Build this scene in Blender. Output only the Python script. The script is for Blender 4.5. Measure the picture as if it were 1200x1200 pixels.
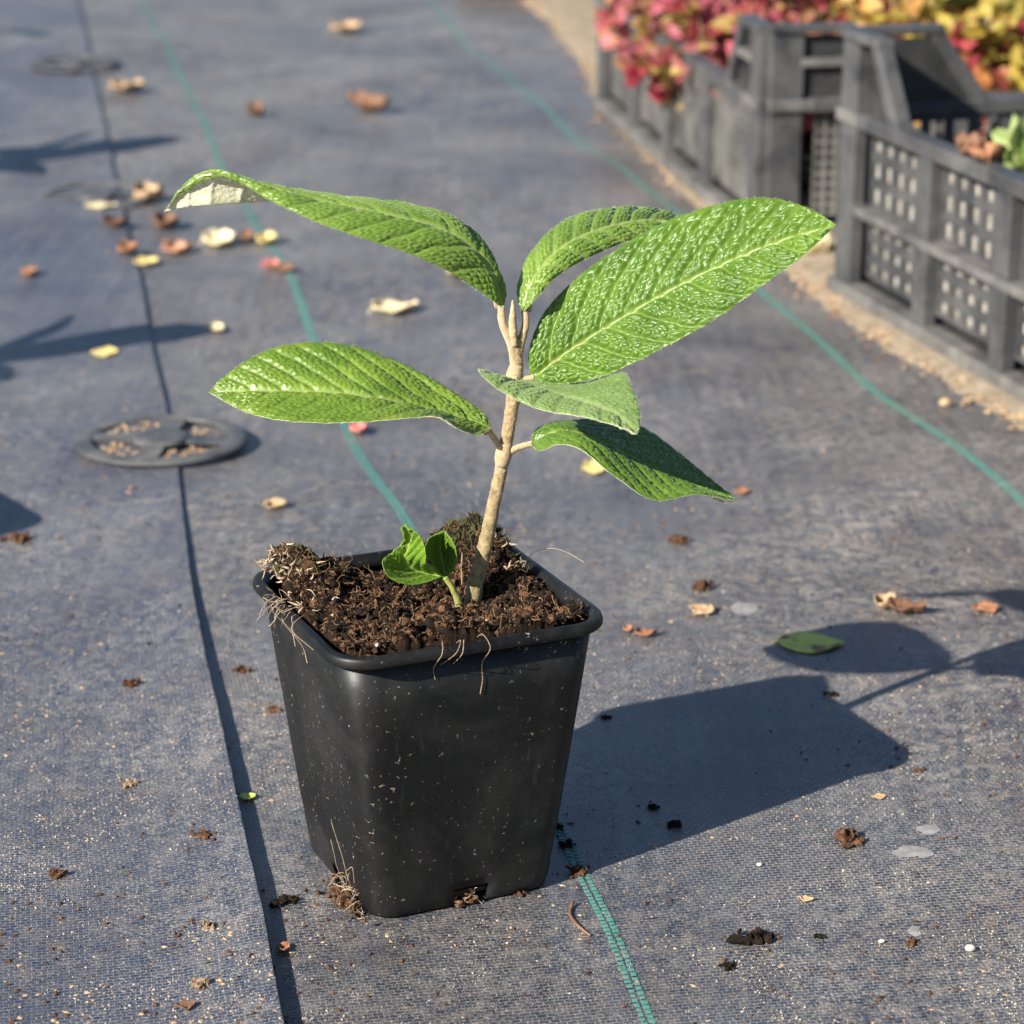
import bpy, math, random
import numpy as np
from mathutils import Vector, Matrix

# ------------------------------------------------------------------ clear
for o in list(bpy.data.objects):
    bpy.data.objects.remove(o)
scn = bpy.context.scene
col = scn.collection
random.seed(4)
RNG = np.random.default_rng(7)

# ------------------------------------------------------------------ camera
CAM_H = 0.40
FPX = 3000.0                                  # focal length in pixels of a 1200 px wide picture
PITCH = math.atan(1000 / FPX)
cam = bpy.data.cameras.new('camera')
cam.sensor_width = 36.0
cam.lens = FPX / 1200 * 36.0
cam.clip_start = 0.02
cam.clip_end = 2000
cam.dof.use_dof = True
cam.dof.focus_distance = 0.855
cam.dof.aperture_fstop = 17.0
cam_o = bpy.data.objects.new('camera', cam)
cam_o.location = (0, 0, CAM_H)
cam_o.rotation_euler = (math.pi / 2 - PITCH, 0, 0)
col.objects.link(cam_o)
scn.camera = cam_o

# ------------------------------------------------------------------ world, sun, exposure
SHX, SHY = 1.24, 1.13                         # shadow run on the ground per metre of height
SUN_EL = math.atan(1 / math.hypot(SHX, SHY))
w = bpy.data.worlds.new('World')
scn.world = w
w.use_nodes = True
nt = w.node_tree
bg = nt.nodes['Background']
sky = nt.nodes.new('ShaderNodeTexSky')
sky.sky_type = 'NISHITA'
sky.sun_disc = False
sky.sun_elevation = SUN_EL
sky.sun_rotation = math.atan2(-SHX, -SHY)
sky.air_density = 1.0
sky.dust_density = 0.6
sky.ozone_density = 3.5
nt.links.new(sky.outputs[0], bg.inputs[0])
bg.inputs[1].default_value = 0.056
sun = bpy.data.lights.new('sun', 'SUN')
sun.energy = 5.0
sun.angle = math.radians(0.5)
sun.color = (1.0, 0.95, 0.86)
sun_o = bpy.data.objects.new('sun', sun)
sun_o.rotation_euler = Vector((-SHX, -SHY, 1)).to_track_quat('Z', 'Y').to_euler()
sun_o.location = (-2, -2, 3)
col.objects.link(sun_o)
scn.view_settings.view_transform = 'Standard'
scn.view_settings.look = 'None'
scn.view_settings.gamma = 1
scn.view_settings.exposure = 1.2
scn.view_settings.use_curve_mapping = False

# ------------------------------------------------------------------ geometry helpers
_F = np.array([0, math.cos(PITCH), -math.sin(PITCH)])
_U = np.array([0, math.sin(PITCH), math.cos(PITCH)])

def _ray(u, v):
    return _F + np.array([(u - 600) / FPX, 0, 0]) + (600 - v) / FPX * _U

def at_z(u, v, z=0.0):
    d = _ray(u, v)
    return np.array([0, 0, CAM_H]) + d * (z - CAM_H) / d[2]

def at_y(u, v, Y):
    d = _ray(u, v)
    return np.array([0, 0, CAM_H]) + d * Y / d[1]

def spline(pts, n):
    """Catmull-Rom through pts, n samples, chord-length parameter."""
    P = np.asarray(pts, float)
    d = np.r_[0, np.cumsum(np.linalg.norm(np.diff(P, axis=0), axis=1) ** .75 + 1e-9)]
    d /= d[-1]
    t = np.linspace(0, 1, n) if np.isscalar(n) else np.asarray(n)
    k = np.clip(np.searchsorted(d, t, side='right') - 1, 0, len(P) - 2)
    Q = np.vstack([2 * P[0] - P[1], P, 2 * P[-1] - P[-2]])
    dd = np.r_[2 * d[0] - d[1], d, 2 * d[-1] - d[-2]]
    m = (Q[2:] - Q[:-2]) / (dd[2:] - dd[:-2])[:, None]
    h = (d[k + 1] - d[k])[:, None]
    s = ((t - d[k]) / (d[k + 1] - d[k]))[:, None]
    return ((2*s**3-3*s**2+1) * P[k] + (s**3-2*s**2+s) * h * m[k] + (-2*s**3+3*s**2) * P[k+1] + (s**3-s**2) * h * m[k+1])

def _hash(ix, iy, s):
    h = np.sin(ix * 127.1 + iy * 311.7 + s * 74.7) * 43758.5453
    return h - np.floor(h)

def vnoise(x, y, s=0):
    ix, iy = np.floor(x), np.floor(y)
    fx, fy = x - ix, y - iy
    fx = fx * fx * (3 - 2 * fx)
    fy = fy * fy * (3 - 2 * fy)
    a, b = _hash(ix, iy, s), _hash(ix + 1, iy, s)
    c, d = _hash(ix, iy + 1, s), _hash(ix + 1, iy + 1, s)
    return (a + (b - a) * fx) * (1 - fy) + (c + (d - c) * fx) * fy

def fbm(x, y, s=0, o=4):
    r, a, f = 0, .5, 1
    for i in range(o):
        r = r + a * vnoise(x * f, y * f, s + i)
        a *= .5
        f *= 2.03
    return r

def voronoi(x, y, s=0):
    ix, iy = np.floor(x), np.floor(y)
    f1 = np.full(x.shape, 9.)
    f2 = np.full(x.shape, 9.)
    for dx in (-1, 0, 1):
        for dy in (-1, 0, 1):
            cx, cy = ix + dx, iy + dy
            px = cx + .15 + .7 * _hash(cx, cy, s)
            py = cy + .15 + .7 * _hash(cx, cy, s + 5)
            d = np.hypot(px - x, py - y)
            f2 = np.where(d < f1, f1, np.minimum(f2, d))
            f1 = np.minimum(f1, d)
    return f1, f2

def sstep(a, b, x):
    t = np.clip((x - a) / (b - a), 0, 1)
    return t * t * (3 - 2 * t)

def build(name, V, F, mat, parent=None, smooth=True, midx=None):
    me = bpy.data.meshes.new(name)
    me.from_pydata([tuple(map(float, v)) for v in V], [], [tuple(map(int, f)) for f in F])
    for m in (mat if isinstance(mat, (list, tuple)) else [mat]):
        me.materials.append(m)
    me.polygons.foreach_set('use_smooth', [smooth] * len(me.polygons))
    if midx is not None:
        me.polygons.foreach_set('material_index', midx)
    me.update()
    return link(name, me, parent)

def link(name, me, parent=None):
    o = bpy.data.objects.new(name, me)
    col.objects.link(o)
    if parent:
        o.parent = parent
    return o

def empty(name, loc, rz=0, label=None, cat=None, group=None):
    o = bpy.data.objects.new(name, None)
    o.empty_display_size = .02
    o.location = tuple(map(float, loc))
    o.rotation_euler = (0, 0, rz)
    col.objects.link(o)
    tag(o, label, cat, group)
    return o

def tag(o, label=None, cat=None, group=None, kind=None):
    if label: o['label'] = label
    if cat: o['category'] = cat
    if group: o['group'] = group
    if kind: o['kind'] = kind
    return o

def copy_tree(o, parent=None):
    c = o.copy()
    col.objects.link(c)
    c.parent = parent
    for ch in list(o.children):
        copy_tree(ch, c)
    return c

class MB:
    def __init__(self):
        self.v, self.f = [], []
    def add(self, V, F):
        n = len(self.v)
        self.v.extend([tuple(map(float, q)) for q in V])
        self.f.extend([tuple(int(i) + n for i in q) for q in F])
        return self
    def box(self, x0, x1, y0, y1, z0, z1):
        V = [(x, y, z) for z in (z0, z1) for y in (y0, y1) for x in (x0, x1)]
        return self.add(V, [(0,2,3,1),(4,5,7,6),(0,1,5,4),(2,6,7,3),(0,4,6,2),(1,3,7,5)])
    def prism(self, poly, b0, b1, axis='y'):
        """extrude an (a,z) polygon between b0 and b1"""
        n = len(poly)
        def p(a, b, z): return (a, b, z) if axis == 'y' else (b, a, z)
        V = [p(a, b0, z) for a, z in poly] + [p(a, b1, z) for a, z in poly]
        F = [tuple(range(n)), tuple(range(2 * n - 1, n - 1, -1))]
        F += [(i, i + n, (i + 1) % n + n, (i + 1) % n) for i in range(n)]
        return self.add(V, F)
    def tube(self, P, R, n=8, cap=True):
        P = np.asarray(P, float)
        R = np.full(len(P), R) if np.isscalar(R) else np.asarray(R)
        T = np.gradient(P, axis=0)
        T /= np.linalg.norm(T, axis=1)[:, None] + 1e-12
        ref = np.array([0.13, .97, .2]) if abs(T[0][1]) < .8 else np.array([1., .1, 0])
        V = []
        for i in range(len(P)):
            a = np.cross(T[i], ref); a /= np.linalg.norm(a) + 1e-12
            b = np.cross(T[i], a)
            for k in range(n):
                th = 2 * math.pi * k / n
                V.append(P[i] + R[i] * (math.cos(th) * a + math.sin(th) * b))
        F = [(i*n+k, i*n+(k+1) % n, (i+1)*n+(k+1) % n, (i+1)*n+k) for i in range(len(P)-1) for k in range(n)]
        if cap:
            F += [tuple(range(n-1, -1, -1)), tuple((len(P)-1)*n+k for k in range(n))]
        return self.add(V, F)
    def build(self, name, mat, parent=None, smooth=False):
        return build(name, self.v, self.f, mat, parent, smooth)

_g = (1 + 5 ** .5) / 2
ICO_V = np.array([(-1,_g,0),(1,_g,0),(-1,-_g,0),(1,-_g,0),(0,-1,_g),(0,1,_g),(0,-1,-_g),(0,1,-_g),(_g,0,-1),(_g,0,1),(-_g,0,-1),(-_g,0,1)]) / math.hypot(1, _g)
ICO_F = [(0,11,5),(0,5,1),(0,1,7),(0,7,10),(0,10,11),(1,5,9),(5,11,4),(11,10,2),(10,7,6),(7,1,8),(3,9,4),(3,4,2),(3,2,6),(3,6,8),(3,8,9),(4,9,5),(2,4,11),(6,2,10),(8,6,7),(9,8,1)]
OCT_V = np.array([(1,0,0),(-1,0,0),(0,1,0),(0,-1,0),(0,0,1),(0,0,-1)], float)
OCT_F = [(0,2,4),(2,1,4),(1,3,4),(3,0,4),(2,0,5),(1,2,5),(3,1,5),(0,3,5)]

def lumps(name, C, S, mat, parent=None, base='ico', flat=.8, jit=.35, seed=1):
    """many uneven grains as one mesh"""
    r = np.random.default_rng(seed)
    BV, BF = (ICO_V, ICO_F) if base == 'ico' else (OCT_V, OCT_F)
    n, k = len(C), len(BV)
    V = np.repeat(BV[None], n, 0) * (1 + r.normal(size=(n, k, 1)) * jit)
    V *= r.uniform(.6, 1.3, (n, 1, 3)) * np.array([1, 1, flat])
    a = r.uniform(0, 6.28, n)
    ca, sa = np.cos(a)[:, None], np.sin(a)[:, None]
    V = np.stack([V[..., 0]*ca - V[..., 1]*sa, V[..., 0]*sa + V[..., 1]*ca, V[..., 2]], -1)
    V = V * np.asarray(S)[:, None, None] + np.asarray(C)[:, None, :]
    F = (np.asarray(BF)[None] + (np.arange(n) * k)[:, None, None]).reshape(-1, 3)
    me = bpy.data.meshes.new(name)
    me.from_pydata(V.reshape(-1, 3).tolist(), [], F.tolist())
    me.materials.append(mat)
    return link(name, me, parent)

# ------------------------------------------------------------------ material helpers
def hexlin(r, g, b):
    f = lambda c: (c / 255 / 12.92) if c / 255 <= .04045 else ((c / 255 + .055) / 1.055) ** 2.4
    return (f(r), f(g), f(b), 1)

class Mat:
    def __init__(self, name, rough=.6, color=(.2, .2, .2), spec=.5):
        self.m = bpy.data.materials.new(name)
        self.m.use_nodes = True
        self.t = self.m.node_tree
        self.b = self.t.nodes['Principled BSDF']
        self.b.inputs['Base Color'].default_value = tuple(color)[:3] + (1,)
        self.b.inputs['Roughness'].default_value = rough
        self.b.inputs['Specular IOR Level'].default_value = spec
        self._co = None
    def n(self, kind, **kw):
        q = self.t.nodes.new('ShaderNode' + kind)
        for k, v in kw.items():
            setattr(q, k, v)
        return q
    def l(self, a, b):
        self.t.links.new(a, b)
    def co(self, kind='Object'):
        if self._co is None:
            self._co = self.n('TexCoord')
        return self._co.outputs[kind]
    def noise(self, scale, detail=4, rough=.55, vec=None, dist=0):
        q = self.n('TexNoise')
        q.inputs['Scale'].default_value = scale
        q.inputs['Detail'].default_value = detail
        q.inputs['Roughness'].default_value = rough
        q.inputs['Distortion'].default_value = dist
        self.l(vec if vec is not None else self.co(), q.inputs['Vector'])
        return q.outputs['Fac']
    def ramp(self, fac, stops, interp='LINEAR'):
        q = self.n('ValToRGB')
        q.color_ramp.interpolation = interp
        e = q.color_ramp.elements
        while len(e) > 1:
            e.remove(e[0])
        for i, (p, c) in enumerate(stops):
            if i == 0:
                e[0].position = p
                x = e[0]
            else:
                x = e.new(p)
            x.color = (c, c, c, 1) if np.isscalar(c) else tuple(c)[:3] + (1,)
        self.l(fac, q.inputs[0])
        return q.outputs[0]
    def mix(self, fac, a, b, mode='MIX'):
        q = self.n('Mix', data_type='RGBA', blend_type=mode)
        for s, x in ((q.inputs[0], fac), (q.inputs[6], a), (q.inputs[7], b)):
            if hasattr(x, 'is_output'):
                self.l(x, s)
            elif np.isscalar(x):
                s.default_value = x
            else:
                s.default_value = tuple(x)[:3] + (1,)
        return q.outputs[2]
    def math(self, op, a, b=0.0, clamp=False):
        q = self.n('Math', operation=op, use_clamp=clamp)
        for s, x in ((q.inputs[0], a), (q.inputs[1], b)):
            if hasattr(x, 'is_output'):
                self.l(x, s)
            else:
                s.default_value = x
        return q.outputs[0]
    def color(self, x): self.l(x, self.b.inputs['Base Color'])
    def rough(self, x): self.l(x, self.b.inputs['Roughness'])
    def bump(self, h, strength=.3, dist=.001, normal=None):
        q = self.n('Bump')
        q.inputs['Strength'].default_value = strength
        q.inputs['Distance'].default_value = dist
        self.l(h, q.inputs['Height'])
        if normal is not None:
            self.l(normal, q.inputs['Normal'])
        self.l(q.outputs[0], self.b.inputs['Normal'])
        return q.outputs[0]

ROW = math.radians(10.6)                       # the seam and stripes run this far to the left of +Y

def fabric_material(name, dust_bias, k, tint):
    M = Mat(name, .5)
    mp = M.n('Mapping')
    mp.inputs['Rotation'].default_value = (0, 0, -ROW)
    M.l(M.co(), mp.inputs[0])
    vec = mp.outputs[0]
    wn = M.n('TexNoise'); wn.inputs['Scale'].default_value = 9
    M.l(vec, wn.inputs['Vector'])
    wv = M.n('VectorMath', operation='SCALE'); wv.inputs['Scale'].default_value = .006
    M.l(wn.outputs['Color'], wv.inputs[0])
    wa = M.n('VectorMath', operation='ADD')
    M.l(vec, wa.inputs[0]); M.l(wv.outputs[0], wa.inputs[1])
    br = M.n('TexBrick')
    br.offset = .5
    br.inputs['Scale'].default_value = 1
    br.inputs['Brick Width'].default_value = .0034
    br.inputs['Row Height'].default_value = .0019
    br.inputs['Mortar Size'].default_value = .00022
    br.inputs['Mortar Smooth'].default_value = .5
    br.inputs['Bias'].default_value = 0
    br.inputs['Color1'].default_value = (0, 0, 0, 1)
    br.inputs['Color2'].default_value = (1, 1, 1, 1)
    br.inputs['Mortar'].default_value = (0, 0, 0, 1)
    M.l(wa.outputs[0], br.inputs['Vector'])
    mort = br.outputs['Fac']
    # tape colour varies a little from tape to tape
    tape = M.mix(br.outputs['Color'], tint[0], tint[1])
    mp3 = M.n('Mapping'); mp3.inputs['Rotation'].default_value = (0, 0, -ROW); mp3.inputs['Scale'].default_value = (1, .03, 1)
    M.l(M.co(), mp3.inputs[0])
    tape = M.mix(M.ramp(M.noise(190, 4, .6, mp3.outputs[0]), [(.40, 0), (.70, .5)]), tape, (.075, .082, .10))
    # broad dusting, in drifts drawn out across the sheet
    mp2 = M.n('Mapping'); mp2.inputs['Rotation'].default_value = (0, 0, -ROW)
    mp2.inputs['Scale'].default_value = (1, .8, 1)
    M.l(M.co(), mp2.inputs[0])
    drift = M.noise(4.0, 10, .74, mp2.outputs[0], .4)
    drift = M.ramp(drift, [(.36 - dust_bias, .08), (.68 - dust_bias, 1)])
    grit = M.noise(900, 3, .7)
    gritm = M.ramp(grit, [(.54, 0), (.64, 1)])
    fine = M.noise(160, 4, .7)
    finem = M.ramp(fine, [(.42, 0), (.64, 1)])
    d1 = M.math('MULTIPLY', drift, finem)
    dust = M.math('MULTIPLY', d1, .8 * k)
    dust = M.math('ADD', dust, M.math('MULTIPLY', M.math('MULTIPLY', gritm, 1.0), M.math('ADD', M.math('MULTIPLY', drift, .7), .3)), True)
    dcol = M.mix(M.ramp(M.noise(17, 5, .6), [(.36, 0), (.62, 1)]), (.25, .185, .125), (.42, .37, .305))
    c = M.mix(dust, tape, dcol)
    # dust packed in the weave
    mfac = M.math('MULTIPLY', mort, M.ramp(M.noise(7, 8, .72), [(.38, .10), (.62, .85 * k)]))
    c = M.mix(mfac, c, (.42, .39, .345))
    # old brown stains
    st = M.ramp(M.noise(14, 3, .55, None, 1.2), [(.66, 0), (.76, .55)])
    c = M.mix(M.math('MULTIPLY', st, finem), c, (.25, .145, .075))
    M.color(c)
    M.rough(M.math('ADD', M.math('MULTIPLY', dust, .35), M.math('ADD', .33, M.math('MULTIPLY', M.noise(30, 3), .14))))
    M.b.inputs['Specular IOR Level'].default_value = 1.0
    hgt = M.math('ADD', M.math('MULTIPLY', mort, -.7), M.math('MULTIPLY', br.outputs['Color'], .25))
    hgt = M.math('ADD', hgt, M.math('MULTIPLY', gritm, .35))
    M.bump(hgt, .5, .0006)
    return M.m

M_FAB_L = fabric_material('woven_fabric_left', -.01, .52, ((.010, .018, .041), (.022, .034, .066)))  # sky reflection painted into the blue tape tints, stronger on the left
M_FAB_R = fabric_material('woven_fabric_right', .01, .68, ((.010, .015, .027), (.022, .028, .045)))

def simple(name, c1, c2, scale=60, rough=.7, bump=.3, dist=.001, spec=.4, sheen=0):
    M = Mat(name, rough, spec=spec)
    f = M.noise(scale, 5, .6)
    M.color(M.mix(M.ramp(f, [(.3, 0), (.7, 1)]), c1, c2))
    M.bump(M.noise(scale * 4, 4, .65), bump, dist)
    if sheen:
        M.b.inputs['Sheen Weight'].default_value = sheen
        M.b.inputs['Sheen Roughness'].default_value = .5
    return M.m

def teal_material():
    M = Mat('teal_tape', .45, spec=.5)
    f = M.ramp(M.noise(220, 4, .65), [(.36, .1), (.68, .85)])
    c = M.mix(f, (.025, .22, .175), (.17, .22, .19))
    M.color(c)
    return M.m
M_TEAL = teal_material()

def pot_material():
    M = Mat('black_pot_plastic', .42, spec=.33)
    base = M.mix(M.noise(35, 5, .6), (.0032, .0033, .0034), (.0062, .0063, .0065))
    film = M.ramp(M.noise(22, 6, .7, None, .6), [(.45, 0), (.75, .16)])
    c = M.mix(film, base, (.11, .105, .095))
    spot = M.ramp(M.noise(620, 2, .5, None, .8), [(.68, 0), (.73, 1)])
    gate = M.ramp(M.noise(45, 5, .75), [(.42, .1), (.60, 1)])
    c = M.mix(M.math('MULTIPLY', spot, gate), c, (.27, .215, .15))
    mp = M.n('Mapping'); mp.inputs['Scale'].default_value = (1, 1, .12)
    M.l(M.co(), mp.inputs[0])
    scr = M.ramp(M.noise(420, 3, .6, mp.outputs[0]), [(.62, 0), (.74, .07)])
    c = M.mix(scr, c, (.14, .135, .125))
    M.color(c)
    M.rough(M.math('ADD', .34, M.math('MULTIPLY', M.noise(50, 4), .25)))
    M.bump(M.noise(900, 3), .08, .0004)
    return M.m
M_POT = pot_material()

def crate_material(name, a, b):
    M = Mat(name, .5, spec=.45)
    f = M.ramp(M.noise(28, 6, .65, None, .5), [(.36, 0), (.70, 1)])
    M.color(M.mix(f, a, b))
    M.rough(M.math('ADD', .38, M.math('MULTIPLY', f, .3)))
    M.bump(M.noise(300, 3), .1, .0005)
    return M.m
M_CRATE = crate_material('crate_plastic', (.032, .033, .036), (.090, .087, .083))
M_CRATE_DUST = crate_material('crate_plastic_dusty', (.060, .059, .058), (.17, .16, .145))
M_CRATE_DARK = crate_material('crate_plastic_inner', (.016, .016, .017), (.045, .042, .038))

def leaf_material(name, dark, light, vein, old=0.0, sheen=.12):
    M = Mat(name, .36, spec=.5)
    at = M.n('Attribute'); at.attribute_name = 'vein'
    f = M.noise(60, 4, .55)
    c = M.mix(M.ramp(f, [(.32, 0), (.68, 1)]), dark, light)
    c = M.mix(M.math('MULTIPLY', at.outputs['Fac'], .75), c, vein)
    if old:
        c = M.mix(M.ramp(M.noise(38, 4, .6), [(.62, 0), (.8, old)]), c, (.34, .30, .05))
    M.color(c)
    M.rough(M.math('ADD', .25, M.math('MULTIPLY', M.noise(140, 4), .24)))
    M.b.inputs['Sheen Weight'].default_value = sheen
    M.b.inputs['Sheen Roughness'].default_value = .4
    M.b.inputs['Sheen Tint'].default_value = (.8, 1, .6, 1)
    M.bump(M.noise(1500, 3, .6), .30, .0003)
    # thin leaf: some light passes through
    tr = M.n('BsdfTranslucent')
    M.l(c, tr.inputs[0])
    ms = M.n('MixShader'); ms.inputs[0].default_value = .22
    out = [n for n in M.t.nodes if n.type == 'OUTPUT_MATERIAL'][0]
    M.l(M.b.outputs[0], ms.inputs[1]); M.l(tr.outputs[0], ms.inputs[2])
    M.l(ms.outputs[0], out.inputs[0])
    return M.m

M_LEAF = leaf_material('leaf_green', (.056, .122, .009), (.108, .195, .018), (.25, .33, .08))
M_LEAF_SOFT = leaf_material('leaf_green_downy', (.092, .168, .018), (.162, .255, .034), (.29, .36, .10), 0, .35)
M_LEAF_DULL = leaf_material('leaf_green_felted', (.11, .18, .040), (.175, .255, .075), (.26, .32, .13), .2, .3)
M_LEAF_YEL = leaf_material('leaf_green_ageing', (.080, .150, .013), (.150, .235, .026), (.27, .34, .09), .3, .12)
M_LEAF_YOUNG = leaf_material('leaf_green_young', (.075, .16, .010), (.14, .25, .018), (.30, .40, .07), 0, .1)
M_UNDER = simple('leaf_underside_felt', (.36, .35, .20), (.60, .57, .42), 300, .9, .5, .0006, .15, .5)
M_HAIR = simple('pale_leaf_hair', (.36, .44, .20), (.55, .60, .36), 80, .8, 0, .001, .2)
M_STEM = simple('tan_felted_stem', (.30, .205, .105), (.47, .35, .20), 260, .85, .7, .0009, .15, .5)
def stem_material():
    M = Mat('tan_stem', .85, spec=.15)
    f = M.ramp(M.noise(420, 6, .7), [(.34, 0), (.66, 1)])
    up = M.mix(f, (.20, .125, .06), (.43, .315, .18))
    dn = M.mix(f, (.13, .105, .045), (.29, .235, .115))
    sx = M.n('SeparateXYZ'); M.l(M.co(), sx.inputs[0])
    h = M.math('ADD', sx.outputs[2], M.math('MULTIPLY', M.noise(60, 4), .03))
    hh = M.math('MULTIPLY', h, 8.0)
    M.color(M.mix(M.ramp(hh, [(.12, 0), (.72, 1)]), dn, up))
    M.bump(M.noise(900, 4, .65), .8, .0009)
    M.b.inputs['Sheen Weight'].default_value = .3
    return M.m
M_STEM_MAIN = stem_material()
M_STEM_LOW = simple('olive_brown_bark', (.14, .11, .045), (.31, .245, .12), 300, .8, .7, .0009, .2, .1)
M_SPROUT = simple('green_sprout_stem', (.17, .21, .03), (.34, .30, .09), 260, .75, .5, .0006, .3, .2)
M_SOIL = simple('brown_potting_soil', (.006, .004, .003), (.040, .022, .012), 260, .95, 1, .002, .15)
M_CRUMB = simple('soil_crumb', (.026, .013, .008), (.17, .088, .046), 300, .95, .8, .001, .1)
M_CRUMB_D = simple('soil_crumb_dark', (.006, .0045, .0035), (.028, .019, .013), 420, .95, .8, .001, .1)
M_FIBRE = simple('peat_fibre', (.09, .045, .022), (.27, .16, .085), 300, .9, 0, .001, .1)
M_ROOT = simple('pale_root', (.20, .13, .08), (.46, .36, .25), 300, .8, 0, .001, .2)
M_PERL = simple('pale_grain', (.34, .30, .24), (.62, .60, .54), 300, .8, .3, .0006, .3)
M_MOSS = simple('moss_green', (.020, .024, .010), (.095, .095, .040), 160, .9, .3, .001, .15)
M_SAND = simple('sandy_grit', (.22, .165, .11), (.44, .36, .265), 90, .95, .9, .004, .15)
M_GRIT = simple('sand_grain', (.22, .17, .12), (.50, .43, .34), 130, .6, 0, .001, .6)
M_EARTH = simple('bare_earth', (.12, .085, .05), (.22, .16, .10), 3, .95, .5, .02, .1)
M_PEG = crate_material('peg_plastic', (.035, .037, .042), (.14, .135, .125))
M_WOOD = simple('dark_timber', (.05, .032, .02), (.13, .085, .05), 30, .85, .6, .003, .2)

# ------------------------------------------------------------------ ground
POT_C = np.array([-.0295, .8095])
POT_TH = math.radians(24.0)
SEAM_PX = [(330, 1200), (308, 1080), (285, 980), (262, 870), (240, 770), (224, 690), (214, 610), (208, 550), (195, 490), (183, 430), (166, 340), (150, 280), (138, 220), (120, 140), (95, 20)]
_S = np.array([at_z(*q) for q in SEAM_PX])
def seam_x(y):
    y = np.asarray(y, float)
    d = -math.tan(ROW)
    x = np.interp(y, _S[:, 1], _S[:, 0])
    x = np.where(y < _S[0, 1], _S[0, 0] + d * (y - _S[0, 1]), x)
    return np.where(y > _S[-1, 1], _S[-1, 0] + d * (y - _S[-1, 1]), x)

def ground_h(x, y):
    """gentle rise and fall of the woven sheet"""
    x, y = np.asarray(x, float), np.asarray(y, float)
    r = np.hypot(x - POT_C[0], y - POT_C[1])
    m = sstep(.10, .45, r)
    side = 1 - .75 * sstep(.0, .12, x - (-.08 - .184 * (y - 1.9) + .18))
    h = .0032 * np.sin(6 * x + 13 * y + 1.5 * np.sin(5 * x)) + .0022 * np.sin(-9 * x + 21 * y + 2) + .0011 * np.sin(23 * x + 9 * y)
    return h * m * side

PEG_PX = [(189, 527), (112, 236), (86, 76)]
PEGS = [at_z(*q) for q in PEG_PX]
def seam_lift(y):
    l = np.interp(y, [-1, .55, .72, .85, 1.0, 1.1, 1.2, 1.5, 1.75, 2.2, 2.6, 8], [.002, .0034, .0036, .0036, .0028, .0018, .0010, .0012, .0014, .0014, .0014, .001])
    for p in PEGS:
        l = l * (1 - .7 * np.exp(-((y - p[1]) / .05) ** 2))
    return l

def sheet(name, ys, ts, side, mat):
    Y, T = np.meshgrid(ys, ts, indexing='ij')
    sx = seam_x(Y)
    if side < 0:
        wob = .0006 * (fbm(Y * 260, Y * 0 + 3, 2, 2) - .4)
        X = sx - T + wob * (T < 1e-6)
        Z = ground_h(X, Y) + .0012 + seam_lift(Y) * np.exp(-(T / .022) ** 1.5)
    else:
        X = sx - .12 + T
        Z = ground_h(X, Y)
    V = np.stack([X, Y, Z], -1).reshape(-1, 3)
    ny, n = len(ys), len(ts)
    I = np.arange(ny * n).reshape(ny, n)
    F = np.stack([I[:-1, :-1], I[:-1, 1:], I[1:, 1:], I[1:, :-1]], -1).reshape(-1, 4)
    if side < 0:
        F = F[:, ::-1]
    me = bpy.data.meshes.new(name)
    me.from_pydata(V.tolist(), [], F.tolist())
    me.materials.append(mat)
    me.polygons.foreach_set('use_smooth', [True] * len(me.polygons))
    o = link(name, me)
    tag(o, kind='structure')
    return o

ys = np.r_[np.linspace(-3, .4, 30), np.linspace(.42, 1.4, 180), np.linspace(1.41, 4.5, 230), np.linspace(4.7, 9, 20)]
tl = np.r_[0, .002, .004, .007, .011, .016, .022, .03, .04, np.linspace(.055, .9, 60), np.linspace(1, 3, 20)]
tr_ = np.r_[np.linspace(0, 1.1, 100), np.linspace(1.2, 4, 30)]
sheet_l = sheet('ground_cover_fabric', ys, tl, -1, M_FAB_L)
sheet_l['label'] = 'black woven ground cover sheet whose loose edge overlaps the seam'
sheet_r = sheet('ground_cover_fabric', ys, tr_, 1, M_FAB_R)
sheet_r['label'] = 'black woven ground cover sheet with teal marker stripes under the pot'

g = build('ground', [(-600, -600, -.02), (600, -600, -.02), (600, 600, -.02), (-600, 600, -.02)], [(0, 1, 2, 3)], M_EARTH)
tag(g, kind='structure')

def gz(x, y):
    """height of whichever sheet lies on top"""
    sx = float(seam_x(y))
    t = sx - x
    z = float(ground_h(x, y))
    if t > 0:
        z += .0012 + float(seam_lift(y)) * math.exp(-(t / .022) ** 1.5)
    return z

# teal marker tapes woven in the right sheet: single raised floats of tape
def stripe(px, name):
    P = np.array([at_z(*q) for q in px])
    tot = np.linalg.norm(np.diff(P, axis=0), axis=1).sum()
    n = int(tot / .0021)
    Q = spline(P, n)
    T = np.gradient(Q, axis=0)
    T /= np.linalg.norm(T, axis=1)[:, None]
    mb = MB()
    rg = np.random.default_rng(n)
    for i in range(n - 1):
        a, t = Q[i], T[i]
        nrm = np.array([t[1], -t[0], 0])
        for k in range(2):
            if (i + k) % 2:
                continue
            o = (k - .5) * .0027
            far = min(1, max(0, (a[1] - .78) / .25))
            hw, hl = (.00105 + .00005 * far) * rg.uniform(.8, 1.1), (.00110 + .0007 * far) * rg.uniform(.8, 1.12)
            V = []
            for sl, sw in ((-1, -1), (-1, 1), (1, 1), (1, -1)):
                p = a + t * sl * hl + nrm * (o + sw * hw)
                V.append((p[0], p[1], gz(p[0], p[1]) + .0003))
            c = a + nrm * o
            V.append((c[0], c[1], gz(c[0], c[1]) + .00055))
            mb.add(V, [(0, 3, 4), (3, 2, 4), (2, 1, 4), (1, 0, 4)])
    o = mb.build(name, M_TEAL, sheet_r, True)
    tag(o, kind='stuff')
    return o
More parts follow.
